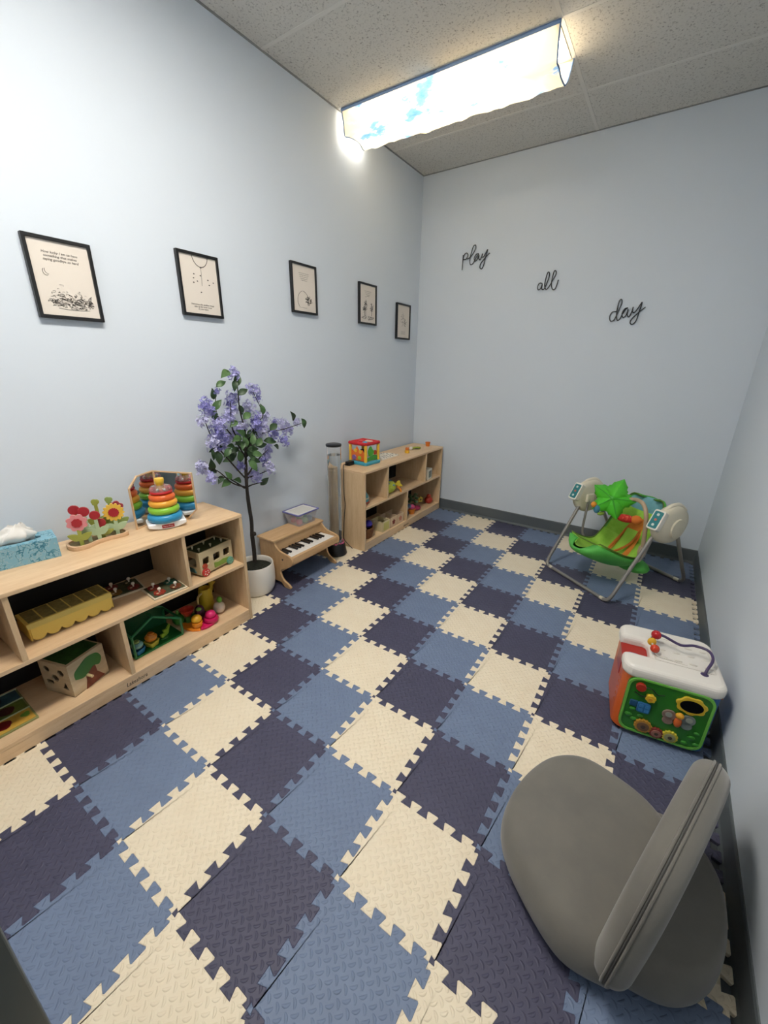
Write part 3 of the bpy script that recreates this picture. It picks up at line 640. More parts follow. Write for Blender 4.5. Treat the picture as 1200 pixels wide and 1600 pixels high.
# flat picture puzzle trays at the lower left
t = thing('fruit_picture_puzzle', 'flat tray puzzle with an apple picture on the bottom shelf', 'puzzle', (-.785, -.055, SB), 0)
MB().box(-.125, .125, -.085, .085, 0, .008).build('tray', mat('olive_tray', '#8c8f5c', .4), t, bevel=.002)
for i, c in enumerate(('#c79a3e', '#5a6a2c', '#3a5f6a')):
    x1 = .118-.08*i; MB().box(x1-.074, x1, -.078, .078, .008, .0105).build('picture_strip', mat('strip_'+c[1:], c, .4, col2={0: '#d6b050', 1: '#6f7f38', 2: '#2c4a58'}[i], scale=(25, 25, 25)), t)
    MB().box(x1-.0785, x1-.0745, -.082, .082, .008, .014).build('strip_bar', bp('#b9c2a0'), t)
for x, y, c in ((.078, -.01, '#6f1a1c'), (.0, .02, '#4a1f1a'), (-.08, .0, '#2a3a44')):
    MB().prism(scallop(x, y, .026, 4, .12), .0105, .013).build('fruit_piece', bp(c), t)
MB().prism(scallop(.075, .058, .016, 3, .3), .0105, .012).build('leaf_piece', bp('#6f9a3a'), t)
t = thing('teal_toy_block', 'small teal toy block at the picture edge, beside the fruit puzzle', 'toy', (-.655, -.165, SB), .2)
MB().box(-.02, .02, -.04, .04, .012, .05).build('block', bp('#1f6f84'), t, bevel=.004)
MB().box(-.021, .021, -.041, .041, 0, .012).build('block_base', bp('#7f6a6a'), t, bevel=.003)
# ---------------------------------------------------------------- potted flowering tree
PX, PY = -.828, 1.222
t = thing('potted_flower_tree', 'artificial lilac-flowered tree in a white pot beside the long shelf', 'potted plant', (PX, PY, 0))
POTW = mat('white_pot_glaze', '#e4e0d8', .3)
MB().lathe([(0, 0), (.085, 0), (.100, .006), (.112, .03), (.119, .08), (.119, .13), (.114, .19), (.112, .196), (.108, .196), (.104, .19), (.104, .16), (0, .158)], 40).build('pot', POTW, t, smooth=40)
MB().lathe([(0, .166), (.05, .166), (.1045, .162)], 30).build('soil', mat('dark_soil', '#14160f', .95, col2='#1f2416', scale=(60, 60, 60), bmp=(120, 1., .01)), t)
def tz(x, y, dx=0.): return at(300+x/6.316, 560+y/6.316, 0, PX+dx)-Vector((PX, PY, 0))
def tzp(px, py, dx=0.): return at(px, py, 0, PX+dx)-Vector((PX, PY, 0))
BARK = mat('dark_bark', '#1e1a17', .8, col2='#2b2420', scale=(60, 60, 12), bmp=(90, .8, .006))
trunk = [tzp(398, 878), tzp(397, 860), tzp(394, 836), tzp(393, 815), tzp(389, 790), tzp(386, 765), tzp(384.5, 740), tzp(384, 715), tzp(383, 690)]
MB().tube(smooth_path(trunk, 4), [.0125]*9+[.011]*10+[.0095]*8+[.007]*6, 10).build('trunk', BARK, t, smooth=60)
MB().ball(tzp(397.5, 834), (.012, .012, .014), 8, 6).build('trunk_knot', BARK, t, smooth=60)
branches = [[(530, 820), (520, 700), (470, 500), (445, 250), (415, 160)], [(530, 1270), (400, 1230), (250, 1110), (120, 1090)], [(545, 1200), (450, 1100), (300, 930), (230, 850), (140, 650), (120, 500)],
  [(540, 1000), (420, 800), (250, 560), (235, 330)], [(545, 900), (700, 740), (900, 700), (1080, 640)], [(545, 1270), (600, 1245), (720, 1215)], [(550, 1150), (650, 1000), (750, 900)],
  [(530, 900), (620, 650), (700, 560), (600, 330)], [(520, 1280), (350, 1180), (200, 1180)], [(540, 1180), (640, 1150), (790, 1090)], [(530, 880), (400, 700), (380, 420)]]
bo = [.02, .05, -.04, -.06, .04, .03, .06, -.02, .03, .05, .05]
for k, pl in enumerate(branches):
    n = len(pl); P = smooth_path([tz(x, y, bo[k]*i/(n-1)) for i, (x, y) in enumerate(pl)], 5)
    MB().tube(P, [.0055-.004*i/(len(P)-1) for i in range(len(P))], 6).build('branch', BARK, t, smooth=60)
# leaves: three shared blades
LEAFM = [mat('leaf_green_a', '#2f4a2a', .45, col2='#3f6034', scale=(40, 40, 40)), mat('leaf_green_b', '#3d5c33', .45, col2='#4f7040', scale=(40, 40, 40)), mat('leaf_green_c', '#24391f', .5, col2='#2f4a2a', scale=(40, 40, 40))]
def leaf_mesh(m):
    b = MB(); L, W = .062, .017; vs = []; n = 7
    for i in range(n+1):
        s = i/n; w_ = W*math.sin(PI*s**.8)*(1-.1*s); z = .010*math.sin(PI*s)
        vs += [(-w_, s*L, z+.004*(1-s)), (0, s*L, z-.003), (w_, s*L, z+.004*(1-s))]
    fs = [(3*i+j, 3*i+j+1, 3*i+j+4, 3*i+j+3) for i in range(n) for j in (0, 1)]
    b.add(vs, fs); o = b.build('leaf', m, None, smooth=80); me = o.data; bpy.data.objects.remove(o); return me
LM = [leaf_mesh(m) for m in LEAFM]
leaves = [(325, 160, 200), (285, 255, 20), (420, 270, 250), (445, 215, 60), (500, 335, 20), (410, 650, 200), (690, 500, 100), (220, 945, 240), (260, 980, 270), (365, 1000, 190), (600, 1060, 300), (715, 1215, 30), (445, 1205, 160), (330, 1240, 190),
  (280, 1200, 210), (355, 1155, 130), (195, 1115, 170), (205, 550, 120), (480, 510, 280), (540, 570, 20), (460, 850, 170), (520, 820, 100), (560, 870, 60), (620, 850, 20), (640, 950, 350), (350, 930, 220), (420, 910, 200), (380, 870, 170), (580, 960, 320),
  (600, 800, 60), (630, 700, 80), (1095, 640, 300), (985, 570, 130), (830, 875, 330), (800, 680, 20), (250, 460, 45), (205, 350, 100), (470, 960, 100), (690, 860, 10), (650, 780, 40), (510, 900, 150), (560, 800, 110), (440, 800, 190), (600, 900, 0),
  (500, 860, 230), (540, 930, 260), (660, 830, 30), (400, 960, 230), (620, 1010, 340), (240, 900, 190), (480, 740, 150), (570, 740, 40), (770, 820, 350), (190, 1050, 100)]
rg = random.Random(11)
for x, y, a in leaves:
    o = bpy.data.objects.new('leaf', rg.choice(LM)); COL.objects.link(o); o.parent = t
    p = tz(x, y, rg.uniform(-.04, .09)); an = math.radians(a)
    dr = Vector((.25*rg.uniform(-1, 1.4), math.cos(an)*.8, math.sin(an))).normalized()
    up = Vector((.8, -.3, .5)); zc = (up-dr*up.dot(dr)).normalized(); xc = dr.cross(zc)
    s = rg.uniform(.95, 1.35); m4 = Matrix((xc, dr, zc)).transposed().to_4x4(); m4.translation = p-dr*.03*s
    o.matrix_local = m4 @ Matrix.Scale(s, 4)
# blossoms: each cluster one part made of many small four-petalled florets
LIL = [mat('lilac_petal', '#9a98cf', .6, col2='#b9b6e2', scale=(70, 70, 70)), mat('violet_petal', '#7f7cc0', .6, col2='#9a97d2', scale=(70, 70, 70)), mat('pale_lilac_petal', '#b4b4dc', .6, col2='#cfcdea', scale=(70, 70, 70))]
def cluster_mesh(m, seed):
    rg = random.Random(seed); b = MB()
    for k in range(48):
        a = rg.random()*2*PI; c = rg.uniform(-.8, 1); s = math.sqrt(max(0, 1-c*c)); n = Vector((s*math.cos(a), s*math.sin(a), c)); p = n*rg.uniform(.010, .040); p.z *= 1.15; n = (n+Vector((rg.uniform(-.7, .9), rg.uniform(-.8, .5), rg.uniform(-.3, .9)))).normalized()
        q = n.to_track_quat('Z', 'Y').to_matrix().to_4x4(); q.translation = p; q = q @ RZ(rg.random()*6)
        r = rg.uniform(.009, .013)
        for i in range(4):
            A = i*PI/2; e = Vector((math.cos(A), math.sin(A), 0)); f = Vector((-e.y, e.x, 0))
            b.add([(0, 0, 0), e*r*.6+f*r*.42+Vector((0, 0, .003)), e*r*1.05+Vector((0, 0, .001)), e*r*.6-f*r*.42+Vector((0, 0, .003))], [(0, 1, 2, 3)], q)
    o = b.build('flower_cluster', m); me = o.data; bpy.data.objects.remove(o); return me
CM = [cluster_mesh(LIL[k % 3], k) for k in range(6)]
clusters = [(415, 150, .9), (130, 470, 1), (120, 620, .9), (160, 520, .9), (235, 850, 1.2), (200, 830, .9), (400, 380, .9), (385, 450, .9), (385, 530, 1), (600, 310, 1), (650, 390, .6), (560, 490, 1), (270, 630, 1.1), (225, 690, .9), (500, 690, 1.1), (460, 730, .9), (620, 620, 1.2), (710, 575, 1),
  (360, 780, .9), (270, 760, 1), (300, 840, .8), (700, 690, .8), (810, 740, .9), (900, 650, .9), (950, 700, 1), (905, 810, .9), (1035, 630, .7), (750, 900, .9), (710, 1010, .9), (770, 1090, 1), (620, 1150, 1.2), (475, 1065, .8), (100, 1080, 1), (190, 1180, .9), (250, 320, .5), (680, 740, .8), (370, 580, .8), (820, 620, .6), (660, 650, .9), (740, 960, .8)]
for k, (x, y, s) in enumerate(clusters):
    o = bpy.data.objects.new('flower_cluster', CM[k % 6]); COL.objects.link(o); o.parent = t
    o.location = tz(x, y, rg.uniform(-.05, .09)); o.rotation_euler = (rg.random()*.8, rg.random()*.8, rg.random()*6); o.scale = (s*1.05,)*3
# ---------------------------------------------------------------- toy piano
t = thing('toy_piano', 'small wooden toy piano against the wall beside the tree', 'toy piano', (-.94, 1.345, 0))
PW = wood('piano_maple', '#cfab80', '#bd976b', (8, .9, 8)); PWV = wood('piano_maple_side', '#c9a57a', '#b58f64', (8, 8, 1.2))
sidep = smooth_path([(x+.94, z, 0) for x, z in [(-.795, .300), (-.783, .298), (-.766, .275), (-.729, .252), (-.662, .240), (-.630, .228), (-.620, .205), (-.628, .180), (-.672, .148), (-.722, .128), (-.739, .102), (-.719, .055), (-.668, .028), (-.650, .012), (-.655, 0)]], 4)
sidep = [(.02, 0), (.02, .300)]+[(p.x, p.y) for p in sidep]+[(.235, 0), (.205, .03), (.10, .03), (.07, 0)]
MXZ = Matrix(((1, 0, 0, 0), (0, 0, 1, 0), (0, 1, 0, 0), (0, 0, 0, 1)))
for y in (0, .447): MB().prism(sidep, y, y+.014, MXZ).build('side_panel', PWV, t, bevel=.0015)
MB().box(.005, .165, -.006, .467, .300, .314).build('lid', PW, t, bevel=.003)
MB().box(.145, .155, .014, .447, .228, .300).build('front_board', PW, t)
MB().box(.02, .030, .014, .447, .09, .300).build('rear_board', PW, t)
MB().box(.03, .300, .014, .447, .196, .206).build('key_bed', PW, t)
MB().box(.286, .312, .014, .447, .180, .226).build('key_slip', PW, t, bevel=.004)
MB().box(.185, .197, .014, .447, .098, .190).build('lower_board', PW, t)
MB().lathe([(0, -.001), (.006, -.001), (.006, .001), (0, .001)], 12, TR(.232, -.0005, .20) @ RX(PI/2)).build('screw_cap', bp('#2a2622'), t)
WK, BK = bp('#eceae6', .25), bp('#17171a', .25)
MK = TR(.156, 0, .2075) @ RY(-.02)
nk = 15; kw = .430/nk; k0 = MB().box(0, .128, .0005, kw-.0005, 0, .014).build('white_key', WK, t, bevel=.001, seg=1)
k0.matrix_local = MK @ TR(0, .0155, 0)
for i in range(1, nk): c = dup(k0, t); c.matrix_local = MK @ TR(0, .0155+i*kw, 0)
b0 = None
for i in range(nk-1):
    if i % 7 in (2, 6): continue
    if b0 is None: b0 = MB().box(0, .082, -.0078, .0078, .0142, .026).build('black_key', BK, t, bevel=.002, seg=1); c = b0
    else: c = dup(b0, t)
    c.matrix_local = MK @ TR(0, .0155+(i+1)*kw, 0)
# clear bin of toy blocks on the piano
t = thing('clear_bin', 'clear plastic bin with a purple-rimmed printed lid on the toy piano', 'bin', (-.872, 1.687, .314), 0)
BINP = mat('clear_bin_plastic', '#e6e6f0', .12, Alpha=.28)
b = MB(); 
def rloop(hx0, hy0, z): return [(x, y, z) for x, y in rrect(-hx0, hx0, -hy0, hy0, .012, 4)]
b.loft([rloop(.060, .080, 0), rloop(.064, .085, .03), rloop(.074, .098, .084), rloop(.079, .104, .086), rloop(.079, .104, .089), rloop(.072, .096, .088), rloop(.0615, .082, .03), rloop(.057, .077, .003)], caps=False)
b.add(rloop(.058, .078, .0015), [list(range(20))[::-1]]); b.build('tub', BINP, t, smooth=40)
MB().prism(rrect(-.081, .081, -.107, .107, .012), .089, .094, None, [rrect(-.071, .071, -.095, .095, .008)[::-1]]).build('lid_rim', bp('#5b5aa0', .35), t)
MB().prism(rrect(-.071, .071, -.095, .095, .008), .089, .0925).build('lid_panel', bp('#d7d6d2', .5), t)
b = MB()
for i in range(8): squig_y = -.05+.0135*i; b.tube([(squig_y, -.07+.14*k/20, .0928+.0*k) if k % 2 else (squig_y+.002*math.sin(k*1.7+i), -.07+.14*k/20, .0928) for k in range(21)], .0006, 4)
o = b.build('lid_print', INKL, t); o['kind'] = 'stuff'
blocks = [('#e0566f', -.03, -.045), ('#e05a6a', .03, -.05), ('#6cbf6a', .035, .0), ('#57b59a', -.01, .045), ('#5a9fb8', .03, .05), ('#9ccf7a', -.03, .01), ('#c9d8c0', .005, -.01)]
for k, (c, x, y) in enumerate(blocks):
    q = MB().ball((0, 0, 0), (.023, .023, .021), 12, 8).build('toy_ball', bp(c, .4), None, smooth=60)
    nm = ['red ball at the wall side of the clear bin', 'coral ball at the near front of the clear bin', 'green ball at the front of the clear bin', 'teal ball at the far side of the clear bin', 'blue ball at the far front of the clear bin', 'lime ball in the middle of the clear bin', 'pale green ball on top of the others in the clear bin'][k]
    tag(q, nm, 'toy ball', 'balls in the clear bin'); q.location = (-.872+x, 1.687+y, .314+.024+(.036 if k == 6 else 0))
# ---------------------------------------------------------------- bubble tube lamp
t = thing('bubble_tube', 'clear water-filled bubble tube with a black base and cap', 'bubble tube', (-.768, 1.938, 0))
BLKP = bp('#15161a', .35)
MB().lathe([(0, 0), (.078, 0), (.082, .006), (.066, .085), (.060, .092), (.0, .092)], 36).build('base', BLKP, t, smooth=40)
rg = random.Random(3); b = MB()
for k in range(26):
    a = rg.random()*6.28; r = rg.uniform(.0525, .062); b.ball((r*math.cos(a), r*math.sin(a), .095+rg.random()*.008), .0065, 6, 4)
o = b.build('pink_gravel', bp('#c2557f', .5), t, smooth=60); o['kind'] = 'stuff'
GL = mat('acrylic', '#ffffff', .0, Transmission_Weight=1., IOR=1.45); WT = mat('tube_water', '#f4fafc', .0, Transmission_Weight=1., IOR=1.333)
MB().lathe([(.0492, .092), (.052, .092), (.052, .838), (.0492, .838), (.0492, .092)], 40).build('tube_wall', GL, t, smooth=40)
MB().lathe([(0, .0925), (.0488, .0925), (.0488, .775), (0, .775)], 40).build('water', WT, t, smooth=40)
MB().lathe([(0, .836), (.0545, .836), (.056, .842), (.056, .850), (.052, .853), (0, .853)], 36).build('cap', BLKP, t, smooth=40)
# adapter and its lead
t = thing('power_adapter', 'black plug-in power adapter with its lead on the back shelf', 'power adapter', (-.84, 2.205, ST))
MB().box(-.022, .022, -.03, .034, 0, .032).build('body', BLKP, t, bevel=.005)
MB().tube([(0, -.03, .014), (-.002, -.05, .014)], .006, 8).build('strain_relief', BLKP, t)
lead = smooth_path([(-.002, -.045, .014), (.01, -.085, .02), (.03, -.112, .016), (.045, -.129, -.02), (.046, -.132, -.1), (.05, -.134, -.2), (.058, -.133, -.28), (.050, -.134, -.36), (.045, -.140, -.47), (.05, -.15, -.56), (.085, -.14, -.605), (.13, -.14, -.632)], 6)
MB().tube(lead, .0028, 6).build('lead', BLKP, t, smooth=60)
# ---------------------------------------------------------------- things on the back shelf
t = thing('small_activity_cube', 'small open activity cube with red top and turquoise base on the back shelf', 'toy', (-.80, 2.345, ST), -.05)
a = .092
MB().loft([[(x, y, z) for x, y in rrect(-a-g, a+g, -a-g, a+g, .02, 4)] for g, z in ((0, 0), (.006, .004), (.006, .02), (0, .026))]).build('base', bp('#3f9fb8', .3), t, smooth=40)
for sx in (-1, 1):
    for sy in (-1, 1): MB().tube([(sx*.078, sy*.078, .024), (sx*.078, sy*.078, .158)], .0125, 10).build('corner_post', bp('#e8b93c', .3), t, smooth=50)
for s in (-1, 1):
    MB().tube([(s*.08, -.085, .165), (s*.08, .085, .165)], .014, 10).build('top_rail', bp('#c8252c', .3), t, smooth=50)
    MB().tube([(-.085, s*.08, .165), (.085, s*.08, .165)], .014, 10).build('top_rail', bp('#c8252c', .3), t, smooth=50)
MB().box(-.072, .072, -.072, .072, .158, .166).build('top_plate', bp('#b8242a', .35), t)
MB().prism(scallop(0, 0, .026, 6), .166, .180, TR(-.02, -.01, 0)).build('top_flower', bp('#d8343a', .3), t, bevel=.003); MB().ball((.03, -.03, .17), (.022, .018, .012), 10, 6).build('top_button', bp('#5fa6c9'), t, smooth=60); MB().box(-.01, .05, .02, .05, .166, .176).build('top_slide', bp('#e8dcc8'), t, bevel=.003)
MB().prism([(-.068, .03), (.068, .03), (.068, .085), (.045, .12), (.02, .10), (-.01, .145), (-.04, .10), (-.068, .12)], -.003, .003, TR(0, -.078, 0) @ MYn).build('orange_panel', bp('#e2702a', .35), t, bevel=.002)
for x, z, r, c in ((-.035, .055, .021, '#8a6aa8'), (.02, .055, .017, '#9ab83a'), (.03, .105, .016, '#ecb83a'), (-.02, .11, .015, '#f0c23c')):
    MB().prism(scallop(x, z, r, 6, .15), .003, .009, TR(0, -.078, 0) @ MYn).build('dial', bp(c, .35), t, bevel=.001, seg=1)
MB().prism([(-.068, .03), (.068, .03), (.068, .06), (.02, .075), (-.068, .05)], -.003, .003, TR(.078, 0, 0) @ MX).build('green_panel', bp('#3f9a3a', .35), t, bevel=.002)
MB().prism([(p.x, p.y) for p in smooth_path([(-.04, .07, 0), (-.05, .11, 0), (-.02, .145, 0), (.0, .12, 0), (.02, .10, 0), (-.005, .07, 0), (-.04, .07, 0)], 4)[:-1]], -.002, .006, TR(.078, 0, 0) @ MX).build('green_character_panel', bp('#4fae3c', .35), t)
MB().prism(circ(.035, .09, .018, 16), .0, .009, TR(.078, 0, 0) @ MX).build('dial', bp('#b5482c', .35), t, bevel=.001, seg=1)
MB().ball((-.02, .0, .075), (.03, .04, .035), 10, 7).build('inner_drum', bp('#2a2f55'), t, smooth=60)
t = thing('domino_tray', 'tray of white printed wooden tiles on the back shelf', 'toy', (-.80, 2.62, ST), 0)
MB().box(-.075, .075, -.13, .13, 0, .006).build('tray', bp('#e3dccd', .5), t)
rg = random.Random(8); k0 = MB().box(-.017, .017, -.0125, .0125, .006, .014).build('printed_tile', bp('#ebe6da', .4), t, bevel=.001, seg=1); s0 = MB().box(-.008, .008, -.006, .006, .014, .0144).build('tile_print', bp('#3b4350', .6), k0)
k0.location = (-.05, -.105, 0)
for i in range(4):
    for j in range(8):
        if (i, j) == (0, 0) or rg.random() < .15: continue
        c = dup(k0, t); c.location = (-.05+.036*i+rg.uniform(-.003, .003), -.105+.03*j, 0); c.rotation_euler = (0, 0, rg.uniform(-.2, .2))
        if rg.random() < .7: dup(s0, c)
t = thing('orange_yellow_connector', 'small orange and yellow toy connector on the back shelf', 'toy', (-.725, 2.89, ST), .4)
MB().lathe([(.010, 0), (.022, 0), (.022, .026), (.010, .026), (.010, 0)], 18).build('yellow_socket', bp('#eab52e'), t, bevel=.002); MB().box(-.015, .015, -.015, .015, .026, .05).build('orange_cap', bp('#d9752a'), t, bevel=.003)
t = thing('green_white_toy_bug', 'little green toy with white end on the back shelf', 'toy', (-.745, 3.09, ST), 1.2)
MB().tube(smooth_path([(-.05, 0, .012), (-.01, .012, .014), (.03, -.006, .012), (.06, .012, .01)], 5), [.010]*8+[.012]*4+[.006]*4, 10).build('body', bp('#98a83c'), t, smooth=60)
MB().ball((-.062, 0, .016), .016, 10, 7).build('white_head', bp('#e8e4d6'), t, smooth=60); MB().box(-.012, .012, -.03, .03, .008, .012).build('dark_wings', bp('#4a5a3a'), t, bevel=.002)
t = thing('orange_toy_cup', 'small orange toy cup at the far end of the back shelf', 'toy', (-.735, 3.30, ST))
MB().lathe([(0, 0), (.018, 0), (.023, .03), (.025, .04), (.021, .04), (.017, .008), (0, .006)], 20).build('cup', bp('#dd7a2c'), t, smooth=50)
MB().torus(.0245, .002, TR(0, 0, .036), 20, 6).build('cup_rim', bp('#c96a20'), t, smooth=60)
# middle row
t = thing('teal_toy_boat', 'teal and red toy with rounded dome in the back shelf', 'toy', (-.70, 2.175, SM), .2)
MB().lathe([(0, .012), (.05, .012), (.058, .03), (.052, .07), (.03, .10), (0, .108)], 22).build('dome', bp('#4f9aa6'), t, smooth=50); MB().lathe([(0, 0), (.045, 0), (.062, .014), (.058, .022), (0, .024)], 22).build('base', bp('#b5533f'), t, smooth=50)
MB().torus(.055, .005, TR(0, 0, .05), 24, 6).build('pale_band', bp('#d8cdb5'), t, smooth=60)
t = thing('plush_fish', 'yellow and blue plush fish lying in the back shelf', 'soft toy', (-.68, 2.53, SM), .2)
b = MB(); b.ball((0, 0, .055), (.055, .09, .052), 18, 12); b.build('body', mat('plush_yellow_green', '#c2cc52', .9, col2='#a8b840', scale=(40, 40, 40), bmp=(300, .4, .002)), t, smooth=70)
for x, y, z, r in ((.01, -.05, .098, .018), (.0, .02, .105, .02), (.045, -.01, .08, .015)): MB().ball((x, y, z), (r, r, .005), 10, 5).build('blue_patch', mat('plush_blue', '#5a86a6', .9), t, smooth=70)
MB().prism([(p.x, p.y) for p in smooth_path([(.0, .0, 0), (.035, .02, 0), (.05, .075, 0), (.02, .065, 0), (0, .085, 0), (-.01, .04, 0), (0, 0, 0)], 4)[:-1]], -.008, .008, TR(.04, .06, .075) @ RY(.9)).build('yellow_fin', mat('plush_bright_yellow', '#e3c93a', .9), t, bevel=.004)
MB().tube(smooth_path([(.05, .075, .05), (.075, .085, .02), (.082, .08, -.012)], 4), [.012, .012, .011, .010, .010, .009, .008, .006, .004], 8).build('orange_tag', mat('plush_orange', '#d98a3a', .9), t, smooth=60)
t = thing('picture_block', 'white block with a dark printed picture in the back shelf', 'toy block', (-.665, 3.145, SM), .12)
MB().box(-.05, .05, -.052, .052, 0, .10).build('block', bp('#d8d2c2', .6), t, bevel=.003); MB().prism(rrect(-.034, .034, .018, .082, .006), .05, .0512, MX).build('picture', mat('dark_picture_print', '#4a5652', .7, col2='#8f9488', scale=(60, 60, 60)), t)
# bottom row
t = thing('wicker_basket', 'small brown wicker basket in the back shelf', 'basket', (-.69, 2.205, SB))
for k in range(8): MB().torus(.052+.0022*k, .0065, TR(0, 0, .007+.0105*k), 26, 6).build('woven_coil', mat('wicker', '#8a5a34', .7, col2='#6b4326', scale=(80, 80, 80)), t, smooth=60)
MB().lathe([(0, 0), (.052, 0), (.052, .006), (0, .006)], 20).build('basket_bottom', mat('wicker', '#8a5a34'), t)
q = thing('purple_toy_ball', 'purple toy ball on the wicker basket', 'toy ball', (-.678, 2.235, SB+.075)); MB().ball((0, 0, .03), .032, 16, 10).build('ball', bp('#3a2a9a', .35), q, smooth=70); MB().torus(.0315, .002, TR(0, 0, .03), 24, 6).build('seam', bp('#5a4ab8'), q, smooth=60)
q = thing('cream_plush', 'cream plush toy lying in the wicker basket', 'soft toy', (-.70, 2.185, SB+.008)); MB().ball((0, 0, .05), (.036, .030, .048), 12, 8).build('body', mat('plush_cream', '#d6c4a8', .9, bmp=(300, .4, .002)), q, smooth=70)
for s in (-1, 1): MB().ball((.006, .022*s, .09), (.010, .010, .018), 8, 6).build('ear', mat('plush_cream', '#d6c4a8'), q, smooth=70)
def sbox(y, label, cfront, cin, pic):
    t = thing('sorting_box', label, 'box', (-.682, y, SB), 0, 'open wooden sorting boxes in the back shelf')
    wd = mat('box_'+cfront[1:], cfront, .5, col2=cfront, scale=(10, 10, 40)); a, h = .05, .088
    for s in (-1, 1): MB().box(-.062, .062, s*a-.003, s*a+.003, 0, h).build('side_wall', wd, t)
    MB().box(.056, .062, -a+.003, a-.003, 0, h).build('front_wall', wd, t); MB().box(-.062, -.056, -a+.003, a-.003, 0, h).build('rear_wall', wd, t); MB().box(-.056, .056, -a+.003, a-.003, 0, .006).build('bottom', wd, t)
    MB().box(-.055, .055, -a+.004, a-.004, .006, .05).build('contents', mat('contents_'+cin[1:], cin, .8, col2='#3a2a18', scale=(50, 50, 50), bmp=(60, 1., .02)), t)
    if pic: MB().prism(scallop(0, .045, .024, 5, .35), .062, .0632, MX).build('front_picture', bp(pic, .6), t)
    else: MB().prism(rrect(-.04, .04, .01, .078, .006), .062, .0628, MX).build('front_picture', bp('#c9bf72', .6), t)
sbox(2.413, 'open wooden sorting box with a yellow-green front beside the basket', '#d6c79c', '#8a7a36', None)
sbox(2.528, 'open wooden sorting box with a dark red picture, middle of three', '#d9bd9c', '#6a4a2c', '#7a2f26')
sbox(2.636, 'open wooden sorting box with a pink picture beside the divider', '#d9bd9c', '#7a4428', '#c8806a')
def fig(name, label, x, y, parts, z=SB):
    t = thing(name, label, 'toy', (x, y, z))
    for nm, c, off, r in parts: MB().ball(off, r, 12, 8).build(nm, bp(c, .4), t, smooth=70)
fig('toy_person_figure', 'small blue toy figure with pale head in the back shelf', -.655, 2.795, [('body', '#22304a', (0, 0, .035), (.022, .024, .036)), ('head', '#b8c4bc', (0, 0, .085), (.020, .022, .022)), ('hat', '#5a7a8a', (0, -.004, .098), (.016, .018, .012))])
t = thing('orange_toy_pot', 'orange toy flower pot with pink bloom in the back shelf', 'toy', (-.665, 2.905, SB)); MB().lathe([(0, 0), (.03, 0), (.038, .04), (.040, .05), (.034, .05), (0, .04)], 20).build('pot', bp('#c9772a'), t, smooth=50)
MB().lathe([(0, .045), (.03, .055), (.032, .075), (.015, .09), (0, .088)], 16).build('bloom', bp('#c9557f'), t, smooth=50); MB().ball((-.01, -.03, .08), (.025, .02, .02), 10, 6).build('blue_bloom', bp('#5f7a9a'), t, smooth=60)
fig('magenta_toy_flower', 'magenta toy flower lying in the back shelf', -.67, 3.02, [('petals', '#a02a52', (0, 0, .022), (.035, .05, .02)), ('centre', '#7a1f42', (.01, .01, .04), (.015, .02, .012))])
t = thing('toy_plant', 'dark green leafy toy plant with yellow flower in the back shelf', 'toy', (-.735, 3.05, SB)); MB().lathe([(0, 0), (.025, 0), (.03, .035), (0, .035)], 14).build('pot', bp('#3a3a40'), t)
for k in range(9):
    a = k*.7; MB().ball((.035*math.cos(a), .04*math.sin(a), .07+.03*(k % 3)), (.022, .022, .012), 8, 5).build('leaf', bp('#3c5a38' if k % 2 else '#53704a'), t, smooth=60)
MB().prism(scallop(0, 0, .032, 5, .45), -.004, .004, TR(.055, .05, .085) @ RZ(-.4) @ MX).build('yellow_flower', bp('#dcc24a'), t); MB().prism(circ(0, 0, .010, 10), .004, .008, TR(.055, .05, .085) @ RZ(-.4) @ MX).build('flower_centre', bp('#5a4a22'), t)
fig('red_toy_apple', 'red toy apple figure at the far end of the back shelf', -.68, 3.275, [('body', '#a8321f', (0, 0, .035), (.042, .045, .036)), ('head', '#c2452a', (0, 0, .078), (.022, .024, .02)), ('button', '#e0b0a0', (.008, 0, .098), (.007, .007, .006))])
# ---------------------------------------------------------------- infant swing in the far right corner
t = thing('baby_swing', 'green and blue padded baby swing with palm-leaf toy in the corner', 'baby swing', (.851, 2.526, 0), math.atan2(-.572, .82))
GREYT = mat('grey_steel_tube', '#8d8a86', .35, .3); CREAMP = bp('#ddd6c0', .4); TEALP = bp('#2f8086', .4)
fl = .0125
def legloop(s):                                          # front (s=-1) and rear (s=1) U-shaped floor frames
    y0, yh = (0., .25) if s < 0 else (.70, .42); zt = .47; w_ = .272 if s < 0 else .262
    L = [(-.288, yh, zt), (-w_-.004, y0-(-.018 if s < 0 else .018)*1, .06), (-w_+.012, y0, fl+.008), (-w_+.05, y0, fl), (w_-.05, y0, fl), (w_-.012, y0, fl+.008), (w_+.004, y0-(-.018 if s < 0 else .018), .06), (.288, yh, zt)]
    P = [Vector(p) for p in L]; out = [P[0], P[0].lerp(P[1], .5)]+smooth_path([P[0].lerp(P[1], .8), P[1], P[2], P[3]], 5)+[P[3].lerp(P[4], .5)]+smooth_path([P[4], P[5], P[6], P[7].lerp(P[6], .8)], 5)+[P[7].lerp(P[6], .5), P[7]]
    return out, w_, y0
for s, nm in ((-1, 'front_frame'), (1, 'rear_frame')):
    P, w_, y0 = legloop(s); MB().tube(P, .0115, 10).build(nm, GREYT, t, smooth=60)
    for k in (-1, 1): MB().tube([(k*(w_-.062), y0, fl), (k*(w_-.028), y0, fl+.001)], .0122, 10).build('floor_sleeve', CREAMP, t, smooth=60)
